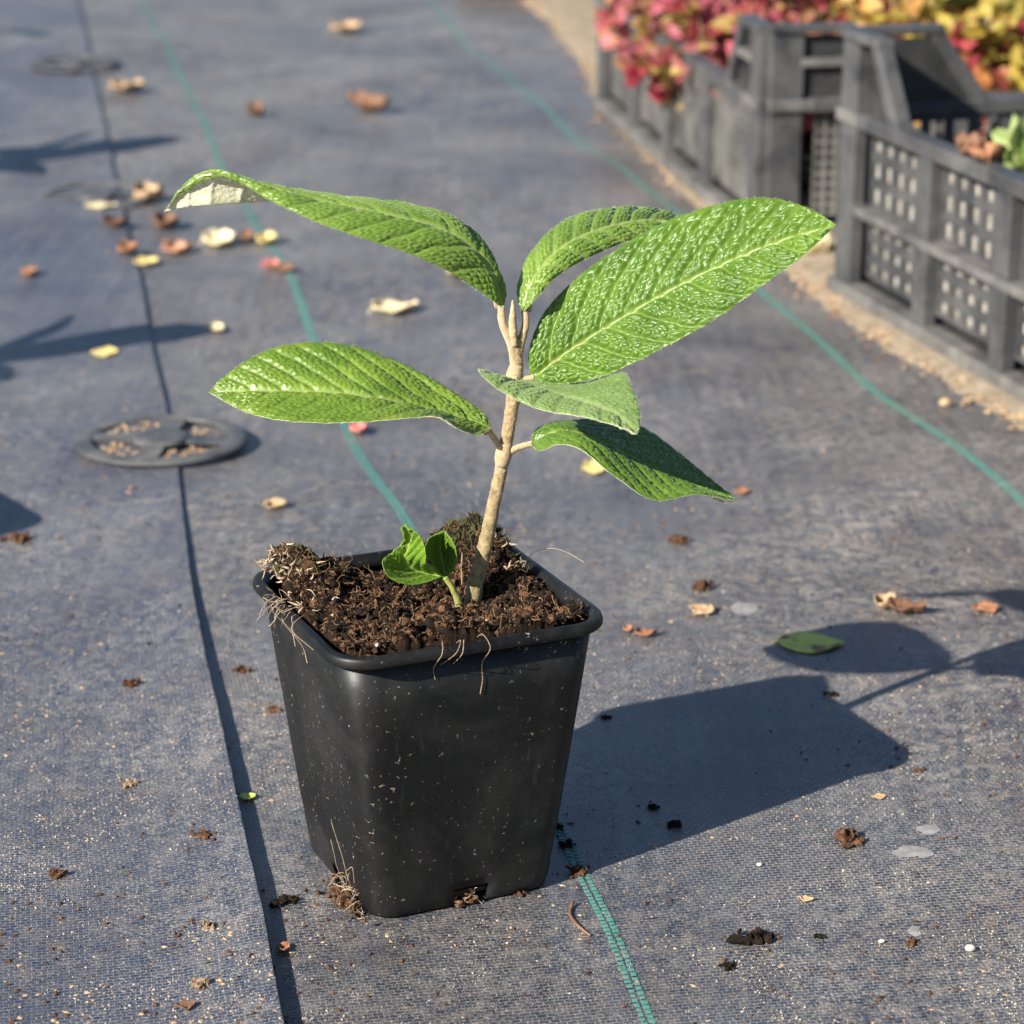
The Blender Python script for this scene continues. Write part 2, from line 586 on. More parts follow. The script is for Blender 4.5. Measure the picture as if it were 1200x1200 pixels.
stripe([(800, 1290), (760, 1200), (718, 1095), (690, 1040), (655, 968), (610, 880), (560, 780), (470, 610), (440, 560), (405, 495), (375, 410), (340, 330), (300, 262), (255, 185), (222, 110), (195, 55), (150, -30)], 'teal_marker_tape')
stripe([(1330, 690), (1200, 588), (1100, 515), (1030, 462), (960, 400), (900, 342), (830, 282), (755, 222), (700, 178), (640, 130), (590, 86), (540, 42), (500, 0), (470, -30)], 'teal_marker_tape')

# sand along the foot of the crates
edge = np.array([at_z(*q) for q in [(1480, 672), (1200, 510), (1100, 447), (1040, 411), (985, 376), (930, 330), (870, 285), (800, 236), (750, 180), (700, 128), (672, 70), (640, 30), (600, -8), (570, -60)]])
E = spline(edge, 260)
offs = np.r_[0, .006, .014, .025, .04, .06, .09, .14, .2, .3, .5, .8, 1.2, 1.8]
V, F = [], []
for i, e in enumerate(E):
    wob = .016 * (fbm(np.array([i * .16]), np.array([3.])) [0] - .47) + .006 * (_hash(i, 2, 1) - .5)
    for k, q in enumerate(offs):
        x = e[0] + q + wob * (q < .1)
        y = e[1] + .18 * q
        z = float(ground_h(x, y)) - .0006 + .0045 * min(1, q / .03) + .0018 * (float(fbm(np.array([x * 60]), np.array([y * 60]))[0]) - .5) * min(1, q / .02)
        V.append((x, y, z))
n = len(offs)
F = [(i*n+k, i*n+k+1, (i+1)*n+k+1, (i+1)*n+k) for i in range(len(E)-1) for k in range(n-1)]
sand = build('sand_strip', V, F, M_SAND)
tag(sand, 'tan sandy grit lying along the foot of the plastic crates', kind='structure')

# ------------------------------------------------------------------ pot
POT_W, POT_B, POT_Hh = .096, .067, .101

def rsq(wd, r, n=8, m=10):
    """rounded square outline, n points a corner, m points a side"""
    P = []
    for k in range(4):
        a0 = k * math.pi / 2
        sx, sy = [(1, 1), (-1, 1), (-1, -1), (1, -1)][k]
        for t in np.linspace(0, math.pi / 2, n):
            P.append((sx * (wd/2 - r) + r * math.cos(a0 + t), sy * (wd/2 - r) + r * math.sin(a0 + t)))
        e = np.array(P[-1])
        kx, ky = [(1, 1), (-1, 1), (-1, -1), (1, -1)][(k + 1) % 4]
        a1 = (k + 1) * math.pi / 2
        s = np.array((kx * (wd/2 - r) + r * math.cos(a1), ky * (wd/2 - r) + r * math.sin(a1)))
        for t in np.linspace(0, 1, m + 2)[1:-1]:
            P.append(tuple(e + (s - e) * t))
    return np.array(P)

def loft(rings, name, mat, parent, close=False, skip=None, smooth=True):
    V, F = [], []
    n = len(rings[0][0])
    for P, z in rings:
        V += [(p[0], p[1], z) for p in P]
    m = len(rings)
    for i in range(m if close else m - 1):
        j = (i + 1) % m
        for k in range(n):
            if skip and skip(i, k):
                continue
            F.append((i*n+k, i*n+(k+1) % n, j*n+(k+1) % n, j*n+k))
    return build(name, V, F, mat, parent, smooth)

pot = empty('plant_pot', (POT_C[0], POT_C[1], 0), POT_TH, 'square black plastic nursery pot holding the large-leaved seedling', 'plant pot')
wall_top = POT_W - .0055
def wid(z):
    return POT_B + (wall_top - POT_B) * (z / POT_Hh) ** .94
def wr(z):
    return .0095 + .001 * z / POT_Hh
zs = [0, .0012, .004, .0075, .012, .02, .035, .05, .065, .08, .0962]
NC, NM = 8, 11
rings = []
for z in zs:
    inset = .0016 if z == 0 else (.0003 if z < .002 else 0)
    rings.append((rsq(wid(z) - inset * 2, wr(z), NC, NM), z))
npt = len(rings[0][0])
# drain notch in the middle of every side, at the foot
per = NC + NM
def is_notch(i, k):
    kk = k % per
    return i < 3 and NC + 4 <= kk <= NC + 6
wallo = loft(rings, 'pot_wall', M_POT, pot, skip=is_notch)
sm = wallo.modifiers.new('thickness', 'SOLIDIFY'); sm.thickness = .0013; sm.offset = -1
# floor inside
P0 = rsq(wid(.004) - .003, .010, NC, NM)
flo = build('pot_floor', [(p[0], p[1], .0042) for p in P0] + [(p[0], p[1], .0056) for p in P0] , [tuple(range(npt)), tuple(range(2*npt-1, npt-1, -1))] + [(i, i+npt, (i+1) % npt+npt, (i+1) % npt) for i in range(npt)], M_POT, pot, False)
# rolled rim: profile (outset from the wall, height)
prof = []
wt2 = wid(.0935)
for o_, z in [(-.0002, .0964), (.0012, .0967), (.0030, .0969), (.0037, .0972), (.0041, .0978), (.0042, .0990), (.0040, .1000), (.0037, .1006), (.0029, .1009), (.0016, .1010), (.0009, .1007), (-.0006, .0990), (-.0012, .0950)]:
    prof.append((rsq(wt2 + 2 * o_, .0104 + max(0, o_) * .9, NC, NM), z))
rim = loft(prof, 'rim', M_POT, pot, close=True)

# ------------------------------------------------------------------ soil
soil = empty('potting_soil', (POT_C[0], POT_C[1], 0), POT_TH, 'crumbly brown peat soil heaped in the black pot with moss at the back corners', 'soil')
def soil_z(x, y):
    x, y = np.asarray(x, float), np.asarray(y, float)
    z = .0980 + .0120 * (fbm(x * 125, y * 125, 3, 5) - .5) + .003 * (fbm(x * 620, y * 620, 9, 3) - .45)
    z = z + .0100 * np.exp(-(((x + .036) / .015) ** 2 + ((y - .028) / .024) ** 2))
    z = z + .0045 * np.exp(-(((x + .026) / .014) ** 2 + ((y - .041) / .009) ** 2))
    z = z + .0145 * np.exp(-(((x - .033) / .015) ** 2 + ((y - .035) / .013) ** 2))
    z = z + .004 * np.exp(-(((x + .02) / .03) ** 2 + ((y + .030) / .014) ** 2))
    z = z + .0025 * np.exp(-((y + .040) / .008) ** 2)
    z = z - .005 * np.exp(-(((x - .012) / .012) ** 2 + ((y - .008) / .014) ** 2))
    z = z - .006 * np.exp(-(((x + .002) / .011) ** 2 + ((y - .043) / .007) ** 2))
    return z
n = 220
hw = wid(.0935) / 2 - .0013
g1 = np.linspace(-1, 1, n)
X, Yg = np.meshgrid(g1, g1, indexing='ij')
# squircle map keeps the corners rounded
k = 1 - .13 * (X ** 2 * Yg ** 2) ** 1.5
Xs, Ys = X * hw * k, Yg * hw * k
Z = soil_z(Xs, Ys)
edge_m = np.maximum(abs(X), abs(Yg)) > .999
V = np.stack([Xs, Ys, Z], -1).reshape(-1, 3).tolist()
I = np.arange(n * n).reshape(n, n)
F = np.stack([I[:-1, :-1], I[1:, :-1], I[1:, 1:], I[:-1, 1:]], -1).reshape(-1, 4).tolist()
loop = [I[i, 0] for i in range(n)] + [I[n-1, j] for j in range(1, n)] + [I[i, n-1] for i in range(n-2, -1, -1)] + [I[0, j] for j in range(n-2, 0, -1)]
base = len(V)
sc = (wid(.0056) / 2 - .0016) / hw
for q in loop:
    V.append((V[q][0] * sc, V[q][1] * sc, .0057))
L_ = len(loop)
for i in range(L_):
    F.append((loop[i], base + i, base + (i + 1) % L_, loop[(i + 1) % L_]))
F.append(tuple(base + i for i in range(L_)))
build('soil_body', V, F, M_SOIL, soil)
def on_soil(N, r, s=.97):
    x = r.uniform(-hw * s, hw * s, N); y = r.uniform(-hw * s, hw * s, N)
    keep = (abs(x) + abs(y)) < hw * 1.82
    x, y = x[keep], y[keep]
    return x, y, soil_z(x, y)
r_ = np.random.default_rng(3)
x, y, z = on_soil(12000, r_)
s = r_.gamma(1.6, .00017, len(x)) + .00014
tag(lumps('soil_crumbs', np.c_[x, y, z + s * .25], s, M_CRUMB, soil, base='oct', jit=.3, seed=5), kind='stuff')
x, y, z = on_soil(11000, r_)
s = r_.gamma(1.6, .00022, len(x)) + .0002
tag(lumps('dark_soil_crumbs', np.c_[x, y, z + s * .2], s, M_CRUMB_D, soil, seed=6), kind='stuff')
x, y, z = on_soil(26, r_)
s = r_.uniform(.0003, .0010, len(x))
tag(lumps('pale_grains', np.c_[x, y, z + s * .8], s, M_PERL, soil, seed=8), kind='stuff')

def wriggle(p, d, length, n, curl, r, droop=0):
    P = [np.array(p, float)]
    d = np.array(d, float); d /= np.linalg.norm(d)
    for i in range(n):
        d = d + r.normal(size=3) * curl + np.array([0, 0, -droop])
        d /= np.linalg.norm(d)
        P.append(P[-1] + d * length / n)
    return np.array(P)
mb = MB()
x, y, z = on_soil(1500, r_)
for a, b, c in zip(x, y, z):
    d = r_.normal(size=3) * [1, 1, .45]
    mb.tube(wriggle((a, b, c + .0004), d, r_.uniform(.0015, .007), 6, .55, r_), r_.uniform(.00005, .00015), 3, False)
tag(mb.build('peat_fibres', M_FIBRE, soil), kind='stuff')
x, y, z = on_soil(260, r_, .95)
s = np.minimum(r_.gamma(2.0, .0004, len(x)) + .0005, .0017)
tag(lumps('soil_lumps', np.c_[x, y, z + s * .15], s, M_CRUMB, soil, jit=.28, seed=17), kind='stuff')
# moss and pale litter on the raised back corners
mb = MB()
for cx, cy, sx, sy, N in ((-.030, .032, .012, .011, 200), (.032, .034, .010, .009, 620)):
    for q in range(N):
        a, b = r_.normal(cx, sx * .7), r_.normal(cy, sy * .7)
        a = min(max(a, -hw * .98), hw * .98); b = min(max(b, -hw * .98), hw * .98)
        c = float(soil_z(a, b))
        d = np.array([r_.normal() * .6, r_.normal() * .6, 1])
        mb.tube(wriggle((a, b, c - .0004), d, r_.uniform(.0014, .0042), 3, .25, r_), [.00028, .0003, .0002, .00004], 4, False)
tag(mb.build('moss', M_MOSS, soil), kind='stuff')
mb = MB()
for cx, cy, N in ((-.040, .034, 70), (-.036, .022, 40), (-.012, .041, 26), (.040, .018, 30), (-.041, .004, 18)):
    for q in range(N):
        a, b = r_.normal(cx, .003), r_.normal(cy, .005)
        a = min(max(a, -.0445), .0445)
        c = max(float(soil_z(a, b)), .1005 if abs(a) > .0425 else 0)
        d = r_.normal(size=3) * [1, 1, .8] + [0, 0, .4]
        mb.tube(wriggle((a, b, c), d, r_.uniform(.002, .006), 4, .5, r_), np.array([.3, 1, 1.3, .8, .2]) * .0003 * r_.uniform(.4, 1.3), 4, False)
tag(mb.build('dry_root_litter', M_ROOT, soil), kind='stuff')
# long loose roots over the rim (pot coordinates: front face is -y, left face -x)
HAIRS = [
    [(.0005, -.041, .0985), (.0015, -.0455, .1022), (.0022, -.0486, .0985), (.0018, -.0478, .092), (.0022, -.0462, .086), (.0016, -.0452, .081)],
    [(-.011, -.042, .0985), (-.0125, -.0458, .1022), (-.0145, -.0486, .099), (-.0152, -.0482, .093), (-.0145, -.0474, .089)],
    [(-.007, -.0425, .099), (-.007, -.0460, .1024), (-.0095, -.0484, .0985), (-.0125, -.048, .094)],
    [(-.004, -.0425, .099), (-.006, -.0462, .1022), (-.0075, -.0485, .098), (-.0085, -.0478, .0935)],
    [(.040, .010, .099), (.0435, .009, .106), (.049, .006, .1085), (.054, .002, .1075), (.058, -.003, .105)],
    [(.020, .022, .097), (.022, .020, .104), (.021, .017, .1075), (.019, .013, .105), (.017, .008, .099)],
    [(.004, .034, .099), (.004, .033, .106), (.007, .031, .1085), (.010, .029, .106)],
    [(-.0415, .012, .0985), (-.045, .011, .1025), (-.0485, .010, .0985), (-.0492, .0085, .092), (-.0475, .006, .087)],
    [(-.0415, -.004, .0985), (-.045, -.006, .1025), (-.0486, -.009, .0985), (-.0488, -.014, .093)],
    [(-.0415, .002, .0985), (-.045, .002, .1023), (-.0485, .001, .099), (-.049, -.002, .090), (-.0466, -.005, .085)],
]
mb = MB()
for hpt in HAIRS:
    q = np.array(hpt)
    if q[-1, 2] < .1:                                          # hangs outside: lay it over the lip
        ax = 1 if q[-1, 1] < -.04 else 0
        out = q[:, ax] < -.0458
        q[out, ax] -= .0019
        q[out & (q[:, 2] > .0965), 2] += .001
        q[1, 2] = .1024
        low = q[:, 2] < .0955
        q[low, ax] = [-(wid(zz) / 2 + .0005) for zz in q[low, 2]]
    mb.tube(spline(q, 30), .00011, 4)
for q in range(22):                                            # torn root tuft over the left rim
    p0 = (-.0470 + r_.normal() * .001, .010 + r_.normal() * .006, .1016)
    mb.tube(wriggle(p0, (-1, r_.normal() * .5, .1), r_.uniform(.005, .012), 7, .4, r_, .22), .00009 * r_.uniform(.6, 1.8), 3, False)
tag(mb.build('loose_root_hairs', M_ROOT, soil), kind='stuff')

# ------------------------------------------------------------------ shrub
ST_PX = [(549, 725, .8125), (556, 690, .8150), (566, 650, .8185), (579, 590, .8215), (592, 525, .8235), (602, 465, .8245), (606, 430, .825), (603, 400, .825), (601, 380, .825)]
ST = np.array([at_y(*q) for q in ST_PX])
shrub = empty('leafy_shrub_seedling', (ST[0][0], ST[0][1], ST[0][2]), 0, 'young shrub with six big wrinkled green leaves on one tan stem', 'shrub')
O0 = np.array(ST[0])
def loc(P):
    return np.asarray(P, float) - O0

def bumpy_tube(name, P, R, mat, parent, n=20, m=90, seed=0, amp=.00012):
    Q = spline(P, m)
    Rr = np.interp(np.linspace(0, 1, m), np.linspace(0, 1, len(R)), R)
    mb = MB().tube(Q, Rr, n)
    V = np.array(mb.v)
    for i in range(m):
        rr = np.random.default_rng(seed + i)
        c = Q[i]
        th = np.arange(n) / n * 6
        dd = (fbm(th * 1.3, np.full(n, i * .35 + seed), seed, 3) - .45) * amp * 4
        seg = V[i*n:(i+1)*n]
        V[i*n:(i+1)*n] = seg + (seg - c) / (np.linalg.norm(seg - c, axis=1)[:, None] + 1e-9) * dd[:, None]
    return build(name, V, mb.f, mat, parent)

S0 = ST - O0
S0[0] -= np.array([.0002, 0, .008])
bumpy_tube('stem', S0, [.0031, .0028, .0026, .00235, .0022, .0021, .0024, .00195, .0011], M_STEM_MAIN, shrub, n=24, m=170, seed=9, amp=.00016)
for (u, v, Y), ang in (((590, 533, .8225), 0), ((603, 441, .824), 1)):       # swollen leaf joints
    p = loc(at_y(u, v, Y))
    d = (ST[5] - ST[4]); d /= np.linalg.norm(d)
    t = np.linspace(-1, 1, 9)
    MB().tube([p + d * q * .004 for q in t], .0021 + .0008 * np.cos(t * math.pi / 2), 16).build('leaf_joint', M_STEM, shrub, True)
rr = np.random.default_rng(88)
SS = spline(S0, 300)
mb = MB()
for i in range(1500):
    k = rr.integers(90, 296)
    tdir = SS[k] - SS[k - 1]; tdir /= np.linalg.norm(tdir)
    o_ = np.cross(tdir, rr.normal(size=3)); o_ /= np.linalg.norm(o_)
    p = SS[k] + o_ * .0018
    d = o_ + rr.normal(size=3) * .35
    a_ = np.cross(d, tdir); a_ /= np.linalg.norm(a_) + 1e-9
    mb.add([p + a_ * .00005, p - a_ * .00005, p + tdir * .00008, p + d * rr.uniform(.0005, .0011)], [(0, 1, 3), (1, 2, 3), (2, 0, 3)])
tag(mb.build('stem_down', M_STEM, shrub), kind='stuff')
# tip bud: two pressed scales
bp = np.array([loc(at_y(*q)) for q in [(603, 405, .8235), (601, 385, .8235), (601, 365, .8238), (601, 352, .824)]])
bumpy_tube('bud', bp, [.0011, .00145, .00115, .0003], M_STEM, shrub, n=12, m=40, seed=21, amp=.00008)

def leaf(mid, A, B, mat, flip=0, nu=250, nv=100, veins=10, relief=1.0, seed=0, cell=.0024, name='leaf', pet=None, petr=(.0014, .0011), hair=420, under=None, wave=.0, rib=1.0):
    t = np.linspace(0, 1, nu)
    te = t + .0 * t
    Mi = spline([at_y(*q) for q in mid], te) - O0
    Ea = spline([at_y(*q) for q in A], te) - O0
    Eb = spline([at_y(*q) for q in B], te) - O0
    v = np.linspace(-1, 1, nv)
    v = np.sign(v) * abs(v) ** .92
    P = Mi[:, None] + v[None, :, None] * ((Eb - Ea) / 2)[:, None] + (v ** 2)[None, :, None] * ((Ea + Eb) / 2 - Mi)[:, None]
    seg = np.linalg.norm(np.diff(Mi, axis=0), axis=1)
    s = np.r_[0, np.cumsum(seg)]
    Ln = s[-1]
    wA = np.linalg.norm(Ea - Mi, axis=1); wB = np.linalg.norm(Eb - Mi, axis=1)
    Wd = np.where(v[None] < 0, wA[:, None], wB[:, None])
    tt = v[None] * Wd
    ss = np.repeat(s[:, None], nv, 1)
    U_, V_ = np.repeat(t[:, None], nv, 1), np.repeat(v[None], nu, 0)
    du = np.gradient(P, axis=0); dv = np.gradient(P, axis=1)
    N = np.cross(du, dv)
    N /= np.linalg.norm(N, axis=2)[..., None] + 1e-12
    # keep normals steady towards the pointed ends
    for q in range(4):
        N[q] = N[4]; N[-1 - q] = N[-5]
    if flip == 0:
        flip = 1 if N[nu // 6:nu // 2, :, 2].mean() > 0 else -1
    N *= flip
    sp = Ln / veins
    q = (ss - .85 * abs(tt) - 2.5 * tt ** 2 / .02 * .1) / sp + .35 * (V_ > 0) + .30 * (fbm(ss * 110, tt * 110, seed, 3) - .45)
    fr = q - np.floor(q)
    dl = np.minimum(fr, 1 - fr) * sp * .75
    wx = .9 * (fbm(ss * 300, tt * 300, seed + 8, 2) - .4)
    f1, f2 = voronoi((ss - .85 * abs(tt)) / cell + 50 + wx, tt / (cell * .85) + 50 - wx, seed)
    c = sstep(0, .42, f2 - f1)
    lat = np.exp(-(dl / .00085) ** 2)
    mr = np.exp(-(tt / .0012) ** 2)
    dome = np.sin(np.pi * np.clip(fr, 0, 1)) ** .7
    rel = (.00068 * c + .00022 * sstep(.1, .9, f2 - f1)) * (1 - .8 * lat) * (1 - mr) + .00065 * dome * (1 - mr) - .00075 * mr - .00045 * lat
    fade = sstep(0, .05, U_) * sstep(0, .04, 1 - U_) * (1 - .75 * sstep(.88, 1, abs(V_)))
    rel = rel * fade * relief * min(1.0, Ln / .08)
    rel = rel + wave * np.sin(U_ * 17 + seed) * abs(V_) ** 2.2 * sstep(0, .2, U_) * sstep(0, .1, 1 - U_)
    th = .00055 * np.clip((1 - abs(V_)) / .1, 0, 1) ** .5 * sstep(0, .03, U_ + .004) * sstep(0, .03, 1.004 - U_)
    top = P + N * rel[..., None]
    bot = P + N * (np.minimum(rel * .3, rel) - .9 * th - .0005 * mr * fade - .0002 * lat * fade)[..., None]
    bot[:, 0] = top[:, 0]; bot[:, -1] = top[:, -1]
    # underside at half resolution across
    Vt = top.reshape(-1, 3)
    Vb = bot[:, 1:-1].reshape(-1, 3)
    I = np.arange(nu * nv).reshape(nu, nv)
    J = np.empty((nu, nv), int)
    J[:, 1:-1] = nu * nv + np.arange(nu * (nv - 2)).reshape(nu, nv - 2)
    J[:, 0] = I[:, 0]; J[:, -1] = I[:, -1]
    ft = np.stack([I[:-1, :-1], I[1:, :-1], I[1:, 1:], I[:-1, 1:]], -1).reshape(-1, 4)
    fb = np.stack([J[:-1, :-1], J[:-1, 1:], J[1:, 1:], J[1:, :-1]], -1).reshape(-1, 4)
    if flip < 0:
        ft, fb = ft[:, ::-1], fb[:, ::-1]
    me = bpy.data.meshes.new(name)
    me.from_pydata(np.vstack([Vt, Vb]).tolist(), [], np.vstack([ft, fb]).tolist())
    me.materials.append(mat); me.materials.append(under or M_UNDER)
    me.polygons.foreach_set('use_smooth', [True] * len(me.polygons))
    me.polygons.foreach_set('material_index', np.r_[np.zeros(len(ft), int), np.ones(len(fb), int)].tolist())
    at = me.attributes.new('vein', 'FLOAT', 'POINT')
    vv = np.clip(np.exp(-(tt / .0008) ** 2) + .22 * np.exp(-(dl / .0006) ** 2) + .06 * (1 - c), 0, 1) * fade
    vv = np.maximum(vv, sstep(.975, 1, abs(V_)) * .35)
    at.data.foreach_set('value', np.r_[vv.reshape(-1), vv[:, 1:-1].reshape(-1)].astype(np.float32))
    me.update()
    o = link(name, me, shrub)
    if pet:
        Q = [loc(at_y(*q)) for q in pet] + [Mi[3] - N[3, nv // 2] * .0006]
        bumpy_tube('petiole', np.array(Q), petr, M_STEM, o, n=12, m=40, seed=seed + 2, amp=.00007)
    # raised midrib under the leaf
    Q = (Mi - N[:, nv // 2] * .0020)[2:int((nu - 8) * rib):6]
    MB().tube(Q, np.linspace(.0011, .0003, len(Q)), 8).build('midrib', M_STEM, o, True)
    # pale down along the margin and over the blade
    rr = np.random.default_rng(seed + 77)
    mb = MB()
    def hairline(p, d, ln):
        d = d / (np.linalg.norm(d) + 1e-9)
        a = np.cross(d, rr.normal(size=3)); a /= np.linalg.norm(a) + 1e-9
        wv = .00005
        b = np.cross(d, a)
        mb.add([p + a * wv, p - a * .5 * wv + b * .8 * wv, p - a * .5 * wv - b * .8 * wv, p + d * ln], [(0, 1, 3), (1, 2, 3), (2, 0, 3)])
    for i in range(hair):
        iu = rr.integers(4, nu - 4)
        e = 0 if rr.random() < .5 else nv - 1
        out = top[iu, e] - top[iu, 3 if e == 0 else nv - 4]
        out = out / (np.linalg.norm(out) + 1e-9) + N[iu, e] * rr.normal() * .6 + rr.normal(size=3) * .5
        hairline(top[iu, e], out, rr.uniform(.0003, .0009))
    for i in range(int(hair * 1.4)):
        iu, iv = rr.integers(4, nu - 4), rr.integers(2, nv - 2)
        hairline(top[iu, iv], N[iu, iv] + rr.normal(size=3) * .5, rr.uniform(.0003, .0008))
    h = mb.build('leaf_down', M_HAIR, o)
    tag(h, kind='stuff')
    return o

# upper left, long arching leaf
leaf([(591, 363, .8245), (574, 312, .824), (525, 270, .821), (455, 250, .818), (385, 236, .816), (318, 218, .815), (252, 201, .816), (214, 219, .821), (192, 248, .826)],
     [(591, 363, .8235), (560, 340, .820), (520, 315, .814), (470, 294, .809), (420, 278, .806), (365, 258, .806), (315, 234, .809), (280, 214, .813), (252, 208, .815), (216, 225, .820), (192, 248, .826)],
     [(591, 363, .826), (590, 335, .830), (566, 284, .833), (530, 254, .835), (480, 240, .835), (400, 231, .834), (350, 228, .832), (315, 236, .826), (255, 240, .821), (218, 243, .8235), (192, 248, .826)],
     M_LEAF_SOFT, veins=11, seed=1, cell=.0020, relief=.6, rib=.6, pet=[(604, 428, .825), (600, 406, .8245), (589, 378, .8242)], petr=(.0017, .0015, .0013))
# upper middle leaf running away behind the broad one
leaf([(612, 366, .827), (622, 330, .830), (655, 290, .840), (705, 266, .852), (760, 256, .866), (815, 262, .878)],
     [(612, 366, .826), (628, 350, .824), (655, 322, .832), (700, 297, .843), (755, 276, .857), (815, 262, .878)],
     [(612, 366, .828), (606, 338, .834), (622, 296, .845), (662, 258, .857), (720, 243, .868), (775, 246, .878), (815, 262, .878)],
     M_LEAF_SOFT, veins=10, seed=2, cell=.0020, relief=.6, pet=[(606, 428, .825), (610, 404, .8255), (616, 380, .8262)], petr=(.0016, .0014, .0012))
# broad glossy leaf on the right
leaf([(622, 444, .8225), (660, 414, .8215), (720, 376, .819), (790, 336, .816), (860, 302, .812), (925, 277, .808), (980, 263, .803)],
     [(622, 444, .8215), (660, 450, .816), (710, 440, .809), (770, 412, .804), (840, 373, .801), (900, 330, .799), (945, 297, .800), (980, 263, .803)],
     [(622, 444, .8235), (620, 412, .828), (640, 364, .833), (690, 315, .836), (770, 265, .836), (840, 240, .832), (895, 232, .826), (945, 243, .815), (980, 263, .803)],
     M_LEAF, veins=11, nu=280, nv=130, seed=3, relief=1.15, cell=.0028, pet=[(604, 443, .824), (612, 445, .8235)], petr=(.0014, .0012, .0011))
# left middle leaf
leaf([(576, 502, .8215), (550, 492, .822), (510, 480, .8215), (450, 467, .820), (390, 459, .822), (325, 457, .823), (280, 457, .824), (244, 459, .825)],
     [(576, 502, .8205), (560, 510, .813), (538, 503, .808), (510, 489, .804), (450, 493, .801), (390, 496, .801), (330, 493, .804), (285, 482, .813), (244, 459, .825)],
     [(576, 502, .8225), (568, 486, .829), (535, 462, .837), (480, 430, .845), (420, 407, .848), (370, 401, .847), (320, 408, .843), (275, 432, .835), (244, 459, .825)],
     M_LEAF_YEL, veins=9, seed=4, cell=.0020, relief=.8, pet=[(589, 530, .8225), (582, 518, .822)], petr=(.0013, .0011, .0010))
# felted leaf held out over the stem towards the front
leaf([(603, 446, .8205), (622, 451, .808), (655, 461, .792), (690, 471, .779), (722, 484, .769), (747, 509, .759)],
     [(603, 446, .8200), (580, 438, .812), (561, 434, .803), (582, 455, .790), (630, 479, .778), (685, 489, .766), (725, 500, .760), (747, 509, .759)],
     [(603, 446, .8210), (640, 444, .829), (685, 449, .823), (715, 441, .814), (731, 437, .803), (741, 455, .788), (750, 485, .771), (747, 509, .759)],
     M_LEAF_DULL, veins=8, seed=5, relief=.6, pet=[(603, 442, .8225)], petr=(.0012, .0011), hair=600)
# lower right leaf
leaf([(621, 519, .8215), (655, 504, .819), (700, 514, .817), (755, 541, .815), (810, 566, .812), (864, 587, .808)],
     [(621, 519, .8205), (632, 528, .813), (655, 521, .806), (680, 527, .800), (720, 558, .793), (765, 586, .791), (815, 580, .798), (864, 587, .808)],
     [(621, 519, .8225), (630, 502, .831), (665, 493, .840), (710, 492, .846), (752, 500, .845), (795, 530, .836), (835, 563, .822), (864, 587, .808)],
     M_LEAF, veins=9, seed=6, relief=.6, cell=.0021, pet=[(594, 532, .8225), (606, 525, .822)], petr=(.0013, .0011, .0010))

# basal sprout with two small curled leaves
sp = np.array([loc(at_y(*q)) for q in [(543, 728, .8095), (538, 708, .8085), (530, 690, .8075), (521, 676, .807)]])
sp[0] -= np.array([0, 0, .006])
bumpy_tube('sprout_stem', sp, [.0016, .0014, .0012, .0011], M_SPROUT, shrub, n=14, m=40, seed=31)
leaf([(518, 675, .807), (500, 672, .806), (482, 666, .804), (474, 655, .802), (478, 640, .801), (480, 628, .800), (472, 617, .798)],
     [(518, 675, .8065), (502, 682, .800), (476, 685, .795), (454, 675, .794), (448, 657, .796), (458, 649, .800), (470, 640, .801), (474, 628, .799), (472, 617, .798)],
     [(518, 675, .8075), (510, 664, .801), (500, 661, .796), (499, 648, .795), (496, 636, .796), (488, 624, .797), (472, 617, .798)],
     M_LEAF_YOUNG, flip=-1, nu=110, nv=60, veins=7, seed=12, cell=.0018, name='small_leaf', hair=8, relief=1.3, under=M_LEAF_YOUNG)
leaf([(522, 678, .807), (520, 665, .811), (517, 650, .814), (516, 637, .814), (520, 624, .811)],
     [(522, 678, .8065), (507, 662, .806), (499, 645, .806), (503, 631, .808), (520, 624, .811)],
     [(522, 678, .8075), (533, 663, .806), (535, 648, .806), (529, 632, .808), (520, 624, .811)],
     M_LEAF_YOUNG, flip=-1, nu=90, nv=50, veins=6, seed=13, cell=.0018, name='small_leaf', hair=8, relief=1.2, under=M_LEAF_YOUNG)

# roots pushing out of the pot at its left foot and the drain notch
mb = MB()
ct, st_ = math.cos(POT_TH), math.sin(POT_TH)
def pot2w(p):
    return np.array([POT_C[0] + p[0]*ct - p[1]*st_, POT_C[1] + p[0]*st_ + p[1]*ct, p[2]])
for q in range(46):
    p0 = pot2w((-.0335, -.016 + r_.normal() * .004, .003 + abs(r_.normal()) * .003))
    d = pot2w((-1, -.3 + r_.normal() * .8, r_.uniform(-.3, .6))) - pot2w((0, 0, 0))
    P = wriggle(p0, d, r_.uniform(.004, .012), 7, .45, r_, .12)
    P[:, 2] = np.maximum(P[:, 2], .0004)
    mb.tube(P - O0, r_.uniform(.00006, .00017), 4, False)
for q in range(8):
    p0 = pot2w((.002 + r_.normal() * .002, -.031, .003))
    P = wriggle(p0, pot2w((r_.normal() * .4, -1, -.1)) - pot2w((0, 0, 0)), r_.uniform(.004, .008), 6, .4, r_, .1)
    P[:, 2] = np.maximum(P[:, 2], .0004)
    mb.tube(P - O0, r_.uniform(.00008, .0002), 4, False)
for hp in ([(-.0342, -.020, .003), (-.0372, -.021, .012), (-.0385, -.019, .020), (-.0395, -.015, .027), (-.0402, -.014, .031)],
           [(-.0345, -.012, .004), (-.0375, -.020, .014), (-.0382, -.024, .017), (-.0378, -.027, .019), (-.037, -.0265, .013)],
           [(-.0342, -.010, .004), (-.0365, -.009, .010), (-.0378, -.0095, .016), (-.0384, -.008, .021)]):
    mb.tube(np.array([pot2w(q) for q in spline(hp, 22)]) - O0, .00010, 4)
tag(mb.build('root_tuft', M_ROOT, shrub), kind='stuff')
